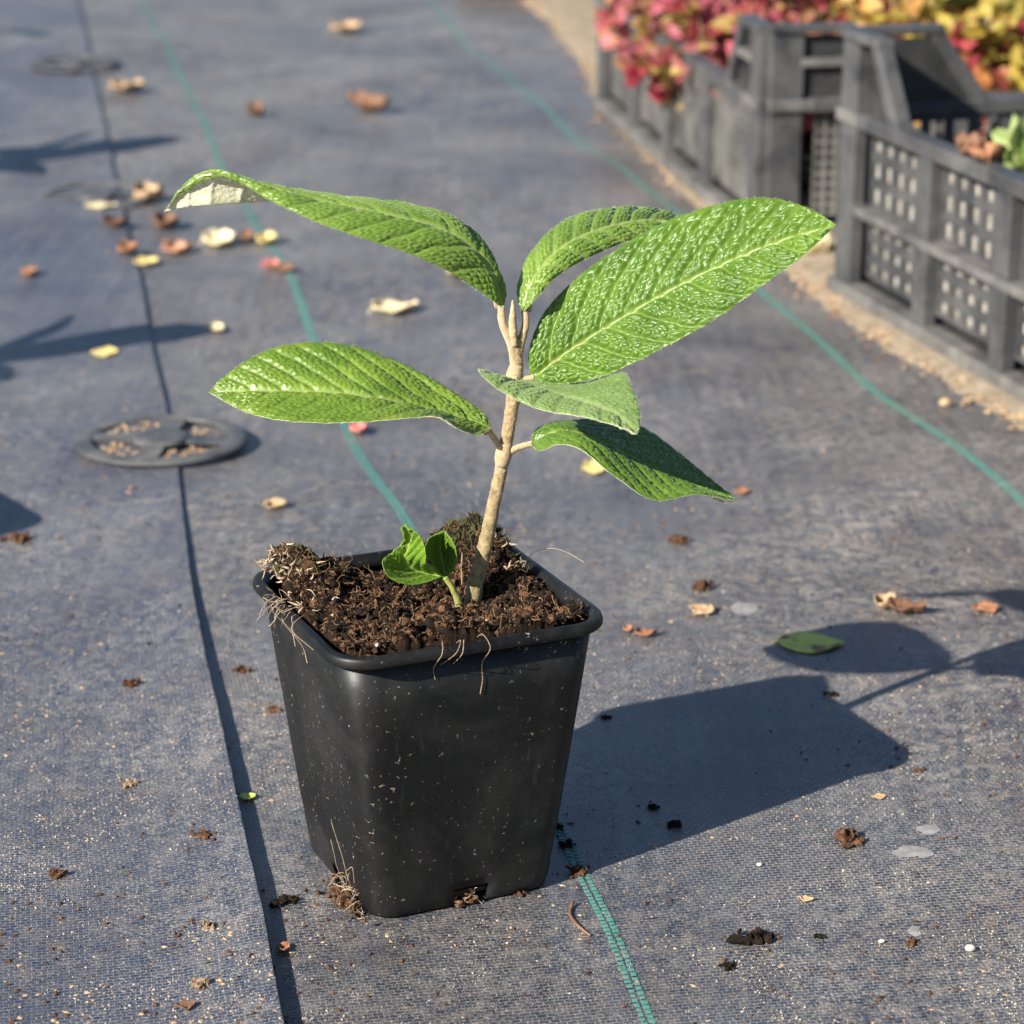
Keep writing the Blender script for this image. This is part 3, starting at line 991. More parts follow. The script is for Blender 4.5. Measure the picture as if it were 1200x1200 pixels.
C = np.array([pot2w((-.0352 - abs(q[0]) * .003, -.016 + q[1] * .006, abs(q[2]) * .0035 + .0003)) for q in r_.normal(size=(90, 3))])
tag(lumps('root_soil', C - O0, r_.uniform(.0004, .0014, 90), M_CRUMB, shrub, seed=15), kind='stuff')
C = np.array([pot2w((.001 + q[0] * .0022, -.0325 + q[1] * .001, abs(q[2]) * .002 + .0006)) for q in r_.normal(size=(50, 3))])
tag(lumps('root_soil', C - O0, r_.uniform(.0004, .0011, 50), M_CRUMB, shrub, seed=16), kind='stuff')

# neighbours in the same bed: they stand just outside the picture and throw the shadows at its left side
def neighbour(dx, dy, rz, lab, parts):
    c = np.array([POT_C[0] + dx, POT_C[1] + dy])
    z = gz(c[0], c[1]) - .0008
    R = Matrix.Rotation(rz, 4, 'Z')
    for src in parts:
        k = copy_tree(src)
        off = Vector((src.location.x - POT_C[0], src.location.y - POT_C[1], 0))
        off = R @ off
        k.location = (c[0] + off.x, c[1] + off.y, src.location.z + z)
        k.rotation_euler.z += rz
        nm = {'plant pot': 'square black pot', 'soil': 'brown soil in the pot', 'shrub': 'leafy shrub seedling'}[src['category']]
        k['label'] = nm + ' ' + lab
neighbour(-.56, .44, .55, 'standing well left of the seam', (pot, soil, shrub))
neighbour(-.66, 1.10, .4, 'standing far left of the seam beside the middle peg', (pot, soil, shrub))
neighbour(-.80, 1.86, 2.0, 'standing far left of the seam beside the last peg', (pot, soil, shrub))
neighbour(-.385, .276, .2, 'with no plant, left of the seam beside the first peg', (pot, soil))

# ------------------------------------------------------------------ fabric pegs
def make_peg(name):
    root = empty(name, (0, 0, 0), 0)
    n = 56
    pr = [(.0365, .0005), (.0360, .0022), (.0372, .0032), (.0400, .0036), (.0435, .0030), (.0456, .0018), (.0462, .0004)]
    V, F = [], []
    for i in range(n):
        a = 2 * math.pi * i / n
        V += [(r * math.cos(a), r * math.sin(a), z) for r, z in pr]
    m = len(pr)
    for i in range(n):
        j = (i + 1) % n
        F += [(i*m+k, j*m+k, j*m+k+1, i*m+k+1) for k in range(m)[:-1]]
        F.append((i*m+m-1, j*m+m-1, j*m, i*m))
    build('ring', V, F, M_PEG, root)
    pr = [(.0, .0050), (.0085, .0050), (.0135, .0047), (.0155, .0038), (.0158, .0006), (0, .0006)]
    V, F = [], []
    for i in range(n):
        a = 2 * math.pi * i / n
        V += [(r * math.cos(a), r * math.sin(a), z) for r, z in pr]
    m = len(pr)
    for i in range(n):
        j = (i + 1) % n
        F += [(i*m+k, j*m+k, j*m+k+1, i*m+k+1) for k in range(m - 1)]
    build('hub', V, F, M_PEG, root)
    for k in range(4):
        a = k * math.pi / 2
        mb = MB().prism([(.0150, .0008), (.0375, .0008), (.0375, .0026), (.0250, .0022), (.0150, .0036)], -.006, .006)
        V = [(x * math.cos(a) - y * math.sin(a), x * math.sin(a) + y * math.cos(a), z) for x, y, z in mb.v]
        build('spoke', V, mb.f, M_PEG, root, False)
    build('pin', *_cone(), M_PEG, root)
    return root
def _cone():
    n = 10
    V = [(.004 * math.cos(6.2832 * i / n), .004 * math.sin(6.2832 * i / n), .002) for i in range(n)] + [(0, 0, -.08)]
    return V, [(i, n, (i + 1) % n) for i in range(n)] + [tuple(range(n))]
peg0 = None
for k, (p, rz, tl_, lab) in enumerate(zip(PEGS, (-.10, .25, .1), ((0, 0), (.05, -.03), (0, .0)), (
        'round black spoked fabric peg with sand in its openings, next to the pot',
        'round black fabric peg ringed by brown leaf scraps, middle peg of the seam',
        'round black fabric peg farthest along the seam from the pot'))):
    o = make_peg('fabric_peg') if k == 0 else copy_tree(peg0)
    peg0 = peg0 or o
    zz = [gz(p[0] + .046 * math.cos(t), p[1] + .046 * math.sin(t)) for t in np.linspace(0, 6.28, 24)]
    o.location = (p[0], p[1], (max(zz) + np.mean(zz)) / 2 + .0002)
    o.rotation_euler = (tl_[0], tl_[1], rz)
    o.scale = (1, 1, .7)
    tag(o, lab, 'peg', 'fabric pegs along the seam')

# ------------------------------------------------------------------ crates
def lattice(a0, a1, z0, z1, na, nz, bar, b0, b1, axis):
    mb = MB()
    def bx(x0, x1, zz0, zz1, bb0, bb1):
        if axis == 'a': mb.box(x0, x1, bb0, bb1, zz0, zz1)
        else: mb.box(bb0, bb1, x0, x1, zz0, zz1)
    for q in np.linspace(a0, a1, na + 1):
        bx(max(a0, q - bar/2), min(a1, q + bar/2), z0, z1, b0, b1)
    for q in np.linspace(z0, z1, nz + 1):
        bx(a0, a1, max(z0, q - bar/2), min(z1, q + bar/2), b0 + .0004, b1 - .0004)
    return mb

def crate(name, org, ang, Ln, Wd, rimz, topz, ribs, fine, label, flip):
    """local x runs along the visible long side, y goes back from it, z up"""
    root = empty(name, org, ang, label, 'crate')
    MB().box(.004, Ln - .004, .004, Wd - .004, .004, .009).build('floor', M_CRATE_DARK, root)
    rows = [(.016, rimz - .006)] if fine else [(.016, rimz * .50 - .003), (rimz * .50 + .003, rimz - .006)]
    def wall(axis, length, base, out):
        """one wall; axis 'a' along x at y=base, 'b' along y at x=base; out = outward sign"""
        def box(p0, p1, q0, q1, z0, z1, nm, mat):
            mb = MB()
            lo, hi = sorted((base + out * q0, base + out * q1))
            if axis == 'a': mb.box(p0, p1, lo, hi, z0, z1)
            else: mb.box(lo, hi, p0, p1, z0, z1)
            o = mb.build(nm, mat, root)
            bv = o.modifiers.new('soft_edge', 'BEVEL'); bv.width = .0012; bv.segments = 2
            return o
        def slab(poly, q0, q1, nm, mat):
            lo, hi = sorted((base + out * q0, base + out * q1))
            o = MB().prism(poly, lo, hi, 'y' if axis == 'a' else 'x').build(nm, mat, root)
            bv = o.modifiers.new('soft_edge', 'BEVEL'); bv.width = .0009; bv.segments = 2
            return o
        e = .001 if axis == 'b' else 0
        box(.0 + e, length - e, -.004, .0105 - e, 0 + e, .009, 'bottom_rail', M_CRATE_DUST)
        box(.03, length - .03, -.005, .0085 - e, rimz - .006, rimz + .004, 'rim_rail', M_CRATE)
        if not fine:
            box(.025, length - .025, -.003, .0090 - e, rimz * .50 - .003, rimz * .50 + .003, 'middle_rail', M_CRATE_DUST)
        cells = np.linspace(.028, length - .028, ribs[axis] + 1)
        for k, c in enumerate(cells):
            if 0 < k < len(cells) - 1:
                box(c - .009, c + .009, -.002, .0072 - e, .005, rimz - .003, 'rib', M_CRATE)
        for k in range(len(cells) - 1):
            for z0, z1 in rows:
                p0, p1 = cells[k] + .009, cells[k + 1] - .009
                if fine:
                    na, nz, bar = max(4, int((p1 - p0) / .0075)), int((z1 - z0) / .0075), .0030
                else:
                    na, nz, bar = max(3, int((p1 - p0) / .0165)), 3, .0062
                lo, hi = sorted((base - out * .004, base - out * .0012))
                lattice(p0, p1, z0, z1, na, nz, bar, lo, hi, axis).build('panel', M_CRATE if not fine else M_CRATE_DUST, root)
        for end in (0, 1):
            f = (lambda a: a) if end == 0 else (lambda a: length - a)
            leg = .055 if axis == 'a' else .060
            foot = .100 if axis == 'a' else .105
            def pl(pts):
                pts = [(f(a), z) for a, z in pts]
                return pts if end == 0 else pts[::-1]
            # post, recessed web, sloping cheek and cap of the raised corner
            slab(pl([(e * 2, .009), (.026, .009), (.026, topz - .003), (e * 2, topz - .003)]), -.003, .0055 - e, 'corner_post', M_CRATE)
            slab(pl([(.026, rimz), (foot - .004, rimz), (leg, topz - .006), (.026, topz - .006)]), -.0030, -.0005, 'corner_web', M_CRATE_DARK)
            slab(pl([(foot, rimz - .004), (leg + .004, topz - .003), (leg - .008, topz - .003), (foot - .014, rimz - .004)]), -.004, .0072 - e, 'corner_cheek', M_CRATE)
            slab(pl([(.0 + e, topz - .004), (leg + .005, topz - .004), (leg + .003, topz + .002), (.0 + e, topz + .002)]), -.005, .0080 - e, 'corner_cap', M_CRATE)
            slab(pl([(.024, topz - .028), (leg + .012, topz - .028), (leg + .010, topz - .022), (.024, topz - .022)]), -.0032, .0066 - e, 'corner_bar', M_CRATE_DUST) if fine else None
            slab(pl([(.0 + e, rimz - .005), (.034, rimz - .005), (.034, rimz + .003), (.0 + e, rimz + .003)]), -.0042, .0090 - e, 'corner_band', M_CRATE_DUST)
    wall('a', Ln, 0, -1)
    wall('a', Ln, Wd, 1)
    wall('b', Wd, 0, -1)
    wall('b', Wd, Ln, 1)
    # pale backing added behind the path side so its slots look sunlit
    if not fine:
        MB().box(.03, Ln - .03, .0043, .0063, .0175, rimz - .012).build('slot_backing', M_SLOT_BACK, root)
    return root
M_SLOT_BACK = simple('pale_slot_backing', (.13, .12, .105), (.34, .315, .28), 90, .8, .2, .001, .3)

A_ORG = np.array([.180, 1.815, .0022]); A_ANG = math.atan2(.987, -.159)
crate_a = crate('plant_crate', A_ORG, A_ANG, .60, .40, .098, .152, {'a': 4, 'b': 3}, True,
                'grey black plastic crate with fine mesh sides full of red and yellow shrubs', 0)
B_FAR = np.array([.2195, 1.668, .0022]); B_DIR = np.array([-.267, .9637])
B_ORG = np.array([B_FAR[0] - B_DIR[0] * .6, B_FAR[1] - B_DIR[1] * .6, .0022])
B_ANG = math.atan2(B_DIR[1], B_DIR[0])
crate_b = crate('plant_crate', B_ORG, B_ANG, .60, .40, .118, .170, {'a': 5, 'b': 4}, False,
                'black plastic crate with two rows of slotted side panels and dry leaf scraps inside', 0)
# mirror so that local y points away from the path (to the right)
for c in (crate_a, crate_b):
    c.scale = (1, -1, 1)

# ------------------------------------------------------------------ autumn shrubs in the crates
def palette_material(name):
    M = Mat(name, .5, spec=.35)
    at = M.n('Attribute'); at.attribute_name = 'tint'
    M.color(at.outputs['Color'])
    tr = M.n('BsdfTranslucent'); M.l(at.outputs['Color'], tr.inputs[0])
    ms = M.n('MixShader'); ms.inputs[0].default_value = .3
    out = [n for n in M.t.nodes if n.type == 'OUTPUT_MATERIAL'][0]
    M.l(M.b.outputs[0], ms.inputs[1]); M.l(tr.outputs[0], ms.inputs[2]); M.l(ms.outputs[0], out.inputs[0])
    return M.m
M_AUT = palette_material('autumn_leaf')
RED = [(.46, .05, .07), (.60, .10, .13), (.66, .20, .19), (.42, .03, .05), (.58, .24, .09), (.62, .14, .19), (.50, .33, .06)]
YEL = [(.55, .40, .03), (.62, .44, .06), (.40, .36, .03), (.62, .28, .05), (.30, .33, .03), (.55, .48, .10)]
ORG = [(.60, .22, .05), (.58, .33, .05), (.52, .10, .05), (.60, .15, .12), (.50, .40, .05)]
GRN = [(.22, .36, .05), (.30, .42, .09), (.18, .30, .04), (.36, .45, .14)]
def shrub_in_crate(name, c, rad, top, low, N, pal, label, seed, lsize=.016, group=None):
    r = np.random.default_rng(seed)
    root = empty(name, c, 0, label, 'shrub', group)
    V, F, T = [], [], []
    stems = MB()
    zb = .012
    ns = max(6, N // 22)
    tips = []
    for i in range(ns):
        a = r.uniform(0, 6.283); q = math.sqrt(r.random()) * rad
        z1 = low + (top - low) * (1 - (q / rad) ** 2 * .75) * r.uniform(.55, 1.0)
        tip = np.array([q * math.cos(a), q * math.sin(a), z1])
        P = spline([(tip[0] * .08, tip[1] * .08, zb), (tip[0] * .45, tip[1] * .45, z1 * .5), tuple(tip)], 8)
        stems.tube(P, np.linspace(.0016, .0006, 8), 5)
        tips.append((P, r.integers(0, len(pal))))
    for i in range(N):
        P, pc = tips[r.integers(0, ns)]
        t = 1 - abs(r.normal()) * .28
        t = min(max(t, .25), 1)
        p = P[int(t * 7)] + r.normal(size=3) * .004
        d = r.normal(size=3) * [1, 1, .55] + [0, 0, .35]
        d /= np.linalg.norm(d)
        sd = np.cross(d, r.normal(size=3)); sd /= np.linalg.norm(sd)
        nn = np.cross(d, sd)
        Lf = lsize * r.uniform(.6, 1.25); wf = Lf * r.uniform(.24, .34)
        cup = r.uniform(.05, .22) * Lf
        pts = [p, p + d*Lf*.3 + sd*wf + nn*cup*.6, p + d*Lf*.7 + sd*wf*.8 + nn*cup*.6, p + d*Lf, p + d*Lf*.7 - sd*wf*.8 + nn*cup*.6, p + d*Lf*.3 - sd*wf + nn*cup*.6, p + d*Lf*.32, p + d*Lf*.7]
        n0 = len(V)
        V += [tuple(x) for x in pts]
        F += [(n0, n0+1, n0+6), (n0+1, n0+2, n0+7, n0+6), (n0+2, n0+3, n0+7), (n0, n0+6, n0+5), (n0+6, n0+7, n0+4, n0+5), (n0+7, n0+3, n0+4)]
        cc = np.array(pal[(pc + r.integers(0, 2)) % len(pal)]) * r.uniform(.5, 1.0)
        cc = cc * .88 + cc.mean() * .12
        T += [cc] * 8
    o = build('foliage', V, F, M_AUT, root, False)
    o['kind'] = 'stuff'
    at = o.data.attributes.new('tint', 'FLOAT_COLOR', 'POINT')
    at.data.foreach_set('color', np.c_[np.clip(np.array(T), 0, 1), np.ones(len(T))].astype(np.float32).reshape(-1))
    stems.build('stems', M_STEM_LOW, root, True)
    # growing pot hidden down in the crate
    loft([(rsq(.07, .012), .0), (rsq(.088, .012), .065), (rsq(.084, .012), .065), (rsq(.08, .012), .055), (rsq(.01, .003), .056)], 'grow_pot', M_POT, root)
    return root
A_D = np.array([-.159, .987]); A_E = np.array([.987, .159])
lay = [(.15, .078, .078, .135, 'R2'), (.30, .055, .105, .175, 'R'), (.48, .06, .105, .18, 'R'), (.09, .20, .095, .165, 'O'), (.28, .205, .105, .18, 'Y'), (.48, .21, .105, .18, 'R'),
       (.09, .325, .095, .16, 'Y'), (.28, .33, .10, .18, 'Y'), (.48, .33, .10, .18, 'O')]
lab = {0: 'red and pink leaved shrub at the crate corner post, spilling over the rim', 1: 'crimson leaved shrub spilling over the mesh side, middle of the crate', 2: 'crimson leaved shrub at the far end of the mesh crate',
       3: 'orange and pink leaved shrub behind the crate corner post', 4: 'yellow leaved shrub in the middle of the mesh crate', 5: 'red leaved shrub behind the crimson shrub at the far end',
       6: 'yellow leaved shrub in the back row, nearest the slotted crate', 7: 'yellow leaved shrub in the back row of the mesh crate', 8: 'orange leaved shrub in the back row, far end of the crate'}
for i, (a, b, rd, tp, pk) in enumerate(lay):
    p = A_ORG[:2] + A_D * a + A_E * b
    pal = {'R': RED, 'R2': RED[:5] + ORG[:3] + YEL[:1], 'O': ORG + YEL[:2] + RED[:1], 'Y': YEL + ORG[:2]}[pk]
    shrub_in_crate('autumn_shrub', (p[0], p[1], .0115), rd, tp, .06, 1300, pal, lab[i], 40 + i, .020, 'autumn shrubs in the mesh crate')
# further plants behind the slotted crate, and a green one inside it
for i, (x, y, pal, lb) in enumerate((( .72, 1.98, YEL, 'yellow and green shrub standing on sand behind the slotted crate'), (.66, 2.2, YEL + ORG, 'yellow shrub with orange tips standing on sand past the slotted crate'), (.70, 1.78, YEL[:4] + ORG[:2], 'golden shrub standing on sand beside the corner of the slotted crate'))):
    shrub_in_crate('golden_shrub', (x, y, float(ground_h(x, y)) + .003), .105, .19, .05, 650, pal, lb, 60 + i, .022, 'golden shrubs behind the crates')
p = B_FAR[:2] - B_DIR * .160 + np.array([.9637, .267]) * .062
shrub_in_crate('green_shrub', (p[0], p[1], .0115), .042, .138, .085, 70, GRN, 'pale green leaved shrub inside the slotted crate', 71, .026)

# ------------------------------------------------------------------ timber board at the far edge
bd = MB().box(-.085, .085, -.02, .02, 0, .05).build('timber_board', M_WOOD)
bd.location = (.02, 3.235, -.001); bd.rotation_euler = (0, 0, .02)
bv = bd.modifiers.new('soft_edge', 'BEVEL'); bv.width = .004; bv.segments = 2
tag(bd, 'dark timber edging board lying across the far end of the sheet', 'board')

# ------------------------------------------------------------------ fallen leaves and clods
def litter_mat(name, a, b, sc=70):
    return simple(name, a, b, sc, .7, .35, .0008, .35)
def green_litter():
    M = Mat('fallen_green_brown', .55, spec=.4)
    c = M.mix(M.ramp(M.noise(90, 4), [(.3, 0), (.7, 1)]), (.42, .50, .08), (.60, .60, .14))
    c = M.mix(M.ramp(M.noise(70, 4, .6), [(.53, 0), (.62, 1)]), c, (.20, .10, .035))
    M.color(c); M.bump(M.noise(400, 4), .4, .0008)
    return M.m
LM = dict(
    yellow=litter_mat('fallen_yellow', (.58, .42, .12), (.78, .62, .26)), pale=litter_mat('fallen_pale', (.60, .47, .25), (.80, .68, .42)),
    orange=litter_mat('fallen_orange', (.20, .085, .045), (.36, .17, .085)), pink=litter_mat('fallen_pink', (.50, .10, .10), (.66, .24, .20)),
    salmon=litter_mat('fallen_salmon', (.48, .22, .13), (.62, .36, .21)), brown=litter_mat('fallen_brown', (.09, .042, .024), (.22, .115, .065)),
    tan=litter_mat('fallen_tan', (.34, .21, .11), (.52, .36, .21)), green=green_litter())

def fallen(name, u, v, wpx, hpx, mat, label, seed, yaw=None, curl=.5, cat='leaf', group=None, pos=None):
    p = at_z(u, v) if pos is None else np.array(pos)
    gz = globals()['gz'] if pos is None else (lambda a, b: pos[2])
    depth = math.hypot(p[1], CAM_H)
    Lf = wpx * depth / FPX * (.85 if depth > 1.2 else 1)
    wl = max(hpx * depth / FPX / (CAM_H / depth) * .72, Lf * .28)
    r = np.random.default_rng(seed)
    nu_, nv_ = 18, 9
    V = []
    bend, roll = r.uniform(.3, 1.) * curl, r.uniform(.3, 1.) * curl
    for i in range(nu_):
        t = i / (nu_ - 1)
        wd = wl / 2 * (max(0, math.sin(math.pi * min(1, t * .97 + .015))) ** .75) * (1.15 - .35 * t)
        for j in range(nv_):
            s_ = j / (nv_ - 1) * 2 - 1
            x = (t - .5) * Lf
            y = s_ * wd * (1 - .25 * roll * abs(s_))
            z = bend * Lf * .16 * (2 * t - 1) ** 2 + roll * wl * .30 * s_ * s_ + min(1, curl) * .09 * wl * (r.random() - .5) + min(1, curl * 1.3) * (.05 * math.sin(5 * t + seed) + .035 * math.sin(11 * t + 2 * seed)) * Lf * s_
            V.append([x, y, z])
    V = np.array(V)
    ang = yaw if yaw is not None else r.uniform(-.4, .4)
    # down to the sheet
    ca, sa = math.cos(ang), math.sin(ang)
    W = np.c_[V[:, 0]*ca - V[:, 1]*sa, V[:, 0]*sa + V[:, 1]*ca, V[:, 2]]
    hz = np.array([gz(p[0] + a, p[1] + b) for a, b in W[:, :2]])
    W[:, 2] += -np.min(W[:, 2] + (0 - hz) + gz(p[0], p[1])) + .0002
    F = [(i*nv_+j, (i+1)*nv_+j, (i+1)*nv_+j+1, i*nv_+j+1) for i in range(nu_-1) for j in range(nv_-1)]
    root = empty(name, (p[0], p[1], gz(p[0], p[1])), 0, label, cat, group)
    b = build('blade', W, F, mat, root)
    sm_ = b.modifiers.new('thickness', 'SOLIDIFY'); sm_.thickness = .0003; sm_.offset = 1
    P = W.reshape(nu_, nv_, 3)
    mid = P[:, nv_ // 2].copy(); mid[:, 2] += .0003
    st0 = mid[0] + (mid[0] - mid[2]) * .7
    st0[2] = gz(p[0] + st0[0], p[1] + st0[1]) - gz(p[0], p[1]) + .0004
    MB().tube(np.vstack([st0, mid[0] * .5 + st0 * .5 + [0, 0, .0003], mid[::2]]), np.linspace(.0005, .0002, 2 + len(mid[::2])) * min(1, Lf / .02), 5).build('vein', mat, root, True)
    return root

FL = [
    (257, 287, 46, 24, 'pale', 'largest pale yellow fallen leaf, with a salmon leaf close beside it', .15, .5),
    (209, 297, 42, 18, 'salmon', 'salmon pink fallen leaf beside the largest pale yellow one', -.1, .6),
    (150, 303, 26, 18, 'orange', 'rust orange fallen leaf lying on the seam', .2, .7),
    (172, 315, 32, 14, 'yellow', 'small yellow fallen leaf right beside the seam and rust orange leaf', .1, .4),
    (290, 284, 18, 15, 'brown', 'small curled brown fallen leaf touching a yellow one by the teal stripe', .3, .8),
    (312, 286, 26, 16, 'yellow', 'small yellow fallen leaf on the teal stripe', -.1, .5),
    (318, 320, 26, 14, 'pink', 'crimson pink fallen leaf beside the teal stripe', .1, .6),
    (330, 327, 13, 15, 'brown', 'tiny brown leaf scrap behind the crimson pink leaf', 1.2, .8),
    (463, 367, 62, 20, 'pale', 'long pale cream fallen leaf lying alone on the sheet', .08, .5),
    (538, 327, 30, 20, 'yellow', 'yellow fallen leaf lying behind the upper left shrub leaf', -.3, .5),
    (254, 380, 19, 14, 'pale', 'tiny cream leaf scrap between the seam and the teal stripe', .4, .5),
    (123, 410, 34, 17, 'yellow', 'oval yellow fallen leaf left of the seam, before the peg', -.05, .3),
    (420, 500, 22, 16, 'pink', 'small red fallen leaf beside the teal stripe under the left shrub leaf', .2, .7),
    (697, 543, 32, 22, 'yellow', 'yellow fallen leaf lying behind the lower right shrub leaf', .1, .5),
    (951, 757, 76, 36, 'green', 'green fallen leaf with brown patches lying in the leaf shadow', -.12, .2),
    (1062, 716, 46, 24, 'brown', 'crumpled brown fallen leaf at the edge of the leaf shadow', -.35, .9),
    (1036, 708, 26, 22, 'tan', 'curled tan leaf piece leaning on the crumpled brown leaf', 2.5, .8),
    (1155, 712, 32, 17, 'orange', 'dry rusty leaf flake lying right of the crumpled brown leaf', .2, .7),
    (957, 302, 32, 22, 'pale', 'pale dry leaf lying at the sand edge before the crates', -.6, .9),
    (195, 268, 34, 16, 'brown', 'dull brown fallen leaf between the middle peg and the pale leaves', .1, .8),
    (136, 270, 34, 14, 'brown', 'dull brown fallen leaf on the seam in front of the middle peg', .1, .8),
    (148, 110, 44, 14, 'tan', 'tan fallen leaf on the seam between the middle and the last peg', .1, .8),
    (433, 128, 20, 20, 'brown', 'rounded brown leaf curl alone on the far sheet', .8, 1.4),
    (300, 138, 22, 15, 'brown', 'brown leaf curl beside the teal stripe far down the sheet', .2, 1.3),
    (35, 328, 22, 11, 'orange', 'rusty leaf scrap well left of the seam', .1, .8),
    (500, 303, 28, 14, 'brown', 'dark brown leaf scrap behind the upper left shrub leaf', .1, 1.0),
    (175, 236, 40, 16, 'tan', 'tan dry leaf lying against the middle peg', .2, .9),
    (120, 249, 40, 10, 'pale', 'pale dry leaf lying at the foot of the middle peg', .05, .4),
    (290, 936, 20, 13, 'green', 'tiny green leaf scrap in the shadow of the seam', .2, .5),
    (332, 1114, 20, 14, 'orange', 'tiny rust orange leaf scrap by the seam below the pot', 1.0, 1.2),
    (218, 1188, 24, 14, 'brown', 'brown leaf scrap on the lifted sheet near the seam', .3, 1.0),
    (323, 605, 32, 15, 'tan', 'tan leaf flake between the nearest peg and the pot', -.3, .7),
    (823, 717, 28, 18, 'tan', 'flat tan leaf flake beside the brown soil clod behind the pot', .9, .5),
    (757, 746, 26, 12, 'orange', 'small rusty leaf flake behind the right rim of the pot', .1, .9),
    (736, 740, 12, 10, 'orange', 'tiny rusty leaf flake just behind the right rim of the pot', .4, .9),
    (405, 38, 40, 12, 'tan', 'tan dry leaf at the far end of the sheet', .1, .8),
    (1030, 935, 16, 9, 'tan', 'small tan leaf fleck beyond the tip of the pot shadow', .1, .5),
    (945, 1055, 18, 8, 'tan', 'small tan leaf fleck right of the teal stripe', -.3, .7),
    (870, 578, 20, 10, 'orange', 'rusty leaf fleck just past the tip of the lower right shrub leaf', .2, .5),
    (1180, 318, 16, 12, 'tan', 'tan dry flake resting at the slotted crate', .2, .9),
]
for i, (u, v, wp, hp, mk, lb, yw, cu) in enumerate(FL):
    if i == 39:
        continue
    fallen('fallen_leaf', u, v, wp, hp, LM[mk], lb, 100 + i, yw, cu)

def clod(u, v, px, mat, label, seed, name='soil_clod', cat='clod', bits=26):
    p = at_z(u, v)
    R_ = px * math.hypot(p[1], CAM_H) / FPX / 2
    r = np.random.default_rng(seed)
    C = r.normal(size=(bits, 3)) * R_ * [.48, .40, .22]
    C[:, 2] = abs(C[:, 2]) + R_ * .12
    o = lumps(name, C, r.uniform(.18, .46, bits) * R_, mat, None, seed=seed)
    o.location = (p[0], p[1], gz(p[0], p[1]))
    tag(o, label, cat)
    return o
CL = [
    (795, 634, 24, 'c', 'brown soil clod lying alone behind the pot'), (25, 631, 26, 'c', 'brown soil clod well left of the seam beside the shadow'),
    (824, 687, 26, 'c', 'flattish brown soil clod beside a flat tan leaf flake'), (995, 985, 32, 'c', 'light brown soil clod right of the pot shadow'),
    (884, 1102, 32, 'd', 'dark brown soil clod right of the teal stripe'), (960, 1098, 13, 'd', 'tiny dark soil clod beside the larger dark clod'),
    (678, 1025, 24, 'c', 'soil clod lying on the teal stripe by the pot'), (662, 992, 17, 'd', 'dark soil clod on the teal stripe inside the pot shadow'),
    (654, 972, 15, 'd', 'small dark soil clod at the pot wall inside the shadow'), (790, 968, 15, 'd', 'small dark clod at the lower edge of the pot shadow'),
    (155, 803, 19, 'c', 'small brown soil clod on the lifted sheet, left of the seam'), (319, 832, 16, 'c', 'small brown soil clod between the seam and the pot wall'),
    (282, 785, 16, 'c', 'small brown soil clod close beside the seam shadow'), (67, 1029, 18, 'c', 'brown soil clod far left on the lifted sheet'),
    (150, 925, 17, 't', 'pale pinkish clod on the lifted sheet'), (337, 1058, 22, 'd', 'dark soil clod before the left foot of the pot'),
    (238, 990, 20, 'c', 'crumbled brown clod on the lifted sheet near the seam'), (243, 1095, 17, 't', 'pale gritty clod on the lifted sheet'),
    (235, 1163, 22, 't', 'tan gritty clod near the front of the lifted sheet'), (853, 1133, 16, 'd', 'small dark clod below the larger dark clod'),
    (1067, 1105, 13, 'c', 'small reddish brown clod before the white pebble'), (610, 1050, 12, 'c', 'small brown clod at the front foot of the pot'),
    (710, 842, 11, 'd', 'tiny dark crumb inside the pot shadow near its upper edge'), (766, 947, 11, 'd', 'tiny dark crumb in the pot shadow beside the clod at its edge'),
    (975, 818, 11, 'd', 'tiny dark crumb beside the stem shadow'), (1075, 905, 10, 'c', 'tiny brown crumb right of the shadow tip'),
]
cm = {'c': M_CRUMB, 'd': M_CRUMB_D, 't': simple('gritty_clod', (.16, .10, .06), (.36, .26, .17), 420, .95, .8, .001, .1)}
for i, (u, v, px, k_, lb) in enumerate(CL):
    clod(u, v, px, cm[k_], lb, 300 + i)

def pebble(u, v, px, mat, label, seed):
    p = at_z(u, v)
    R_ = px * math.hypot(p[1], CAM_H) / FPX / 2
    r = np.random.default_rng(seed)
    V = ICO_V * (1 + r.normal(size=(12, 1)) * .12) * R_ * [1.1, .85, .75]
    V[:, 2] += -V[:, 2].min() - .0001
    o = build('pebble', V, ICO_F, mat)
    o.location = (p[0], p[1], gz(p[0], p[1]))
    sb = o.modifiers.new('round', 'SUBSURF'); sb.levels = 2; sb.render_levels = 2
    tag(o, label, 'pebble')
pebble(1137, 1113, 15, M_PERL, 'small white pebble lying right of the dark soil clods', 1)
pebble(1108, 479, 18, LM['tan'], 'rounded tan pebble lying between the teal stripe and the slotted crate', 2)
pebble(1033, 1134 - 30, 9, M_PERL, 'tiny white pebble near the reddish clod', 3)
pebble(890, 1015, 8, M_PERL, 'tiny white pebble above the dark soil clod', 4)

# twig
T = [at_z(*q) for q in [(671, 1062), (668, 1073), (675, 1084), (685, 1093), (692, 1098)]]
tw = MB().tube(np.array([(q[0] - T[2][0], q[1] - T[2][1], .0006 + .0012 * (i == 0)) for i, q in enumerate(spline(T, 14))]), np.linspace(.0007, .0004, 14), 7).build('twig', LM['brown'], None, True)
tw.location = (T[2][0], T[2][1], gz(T[2][0], T[2][1]))
tag(tw, 'short bent brown twig beside the teal stripe', 'twig')

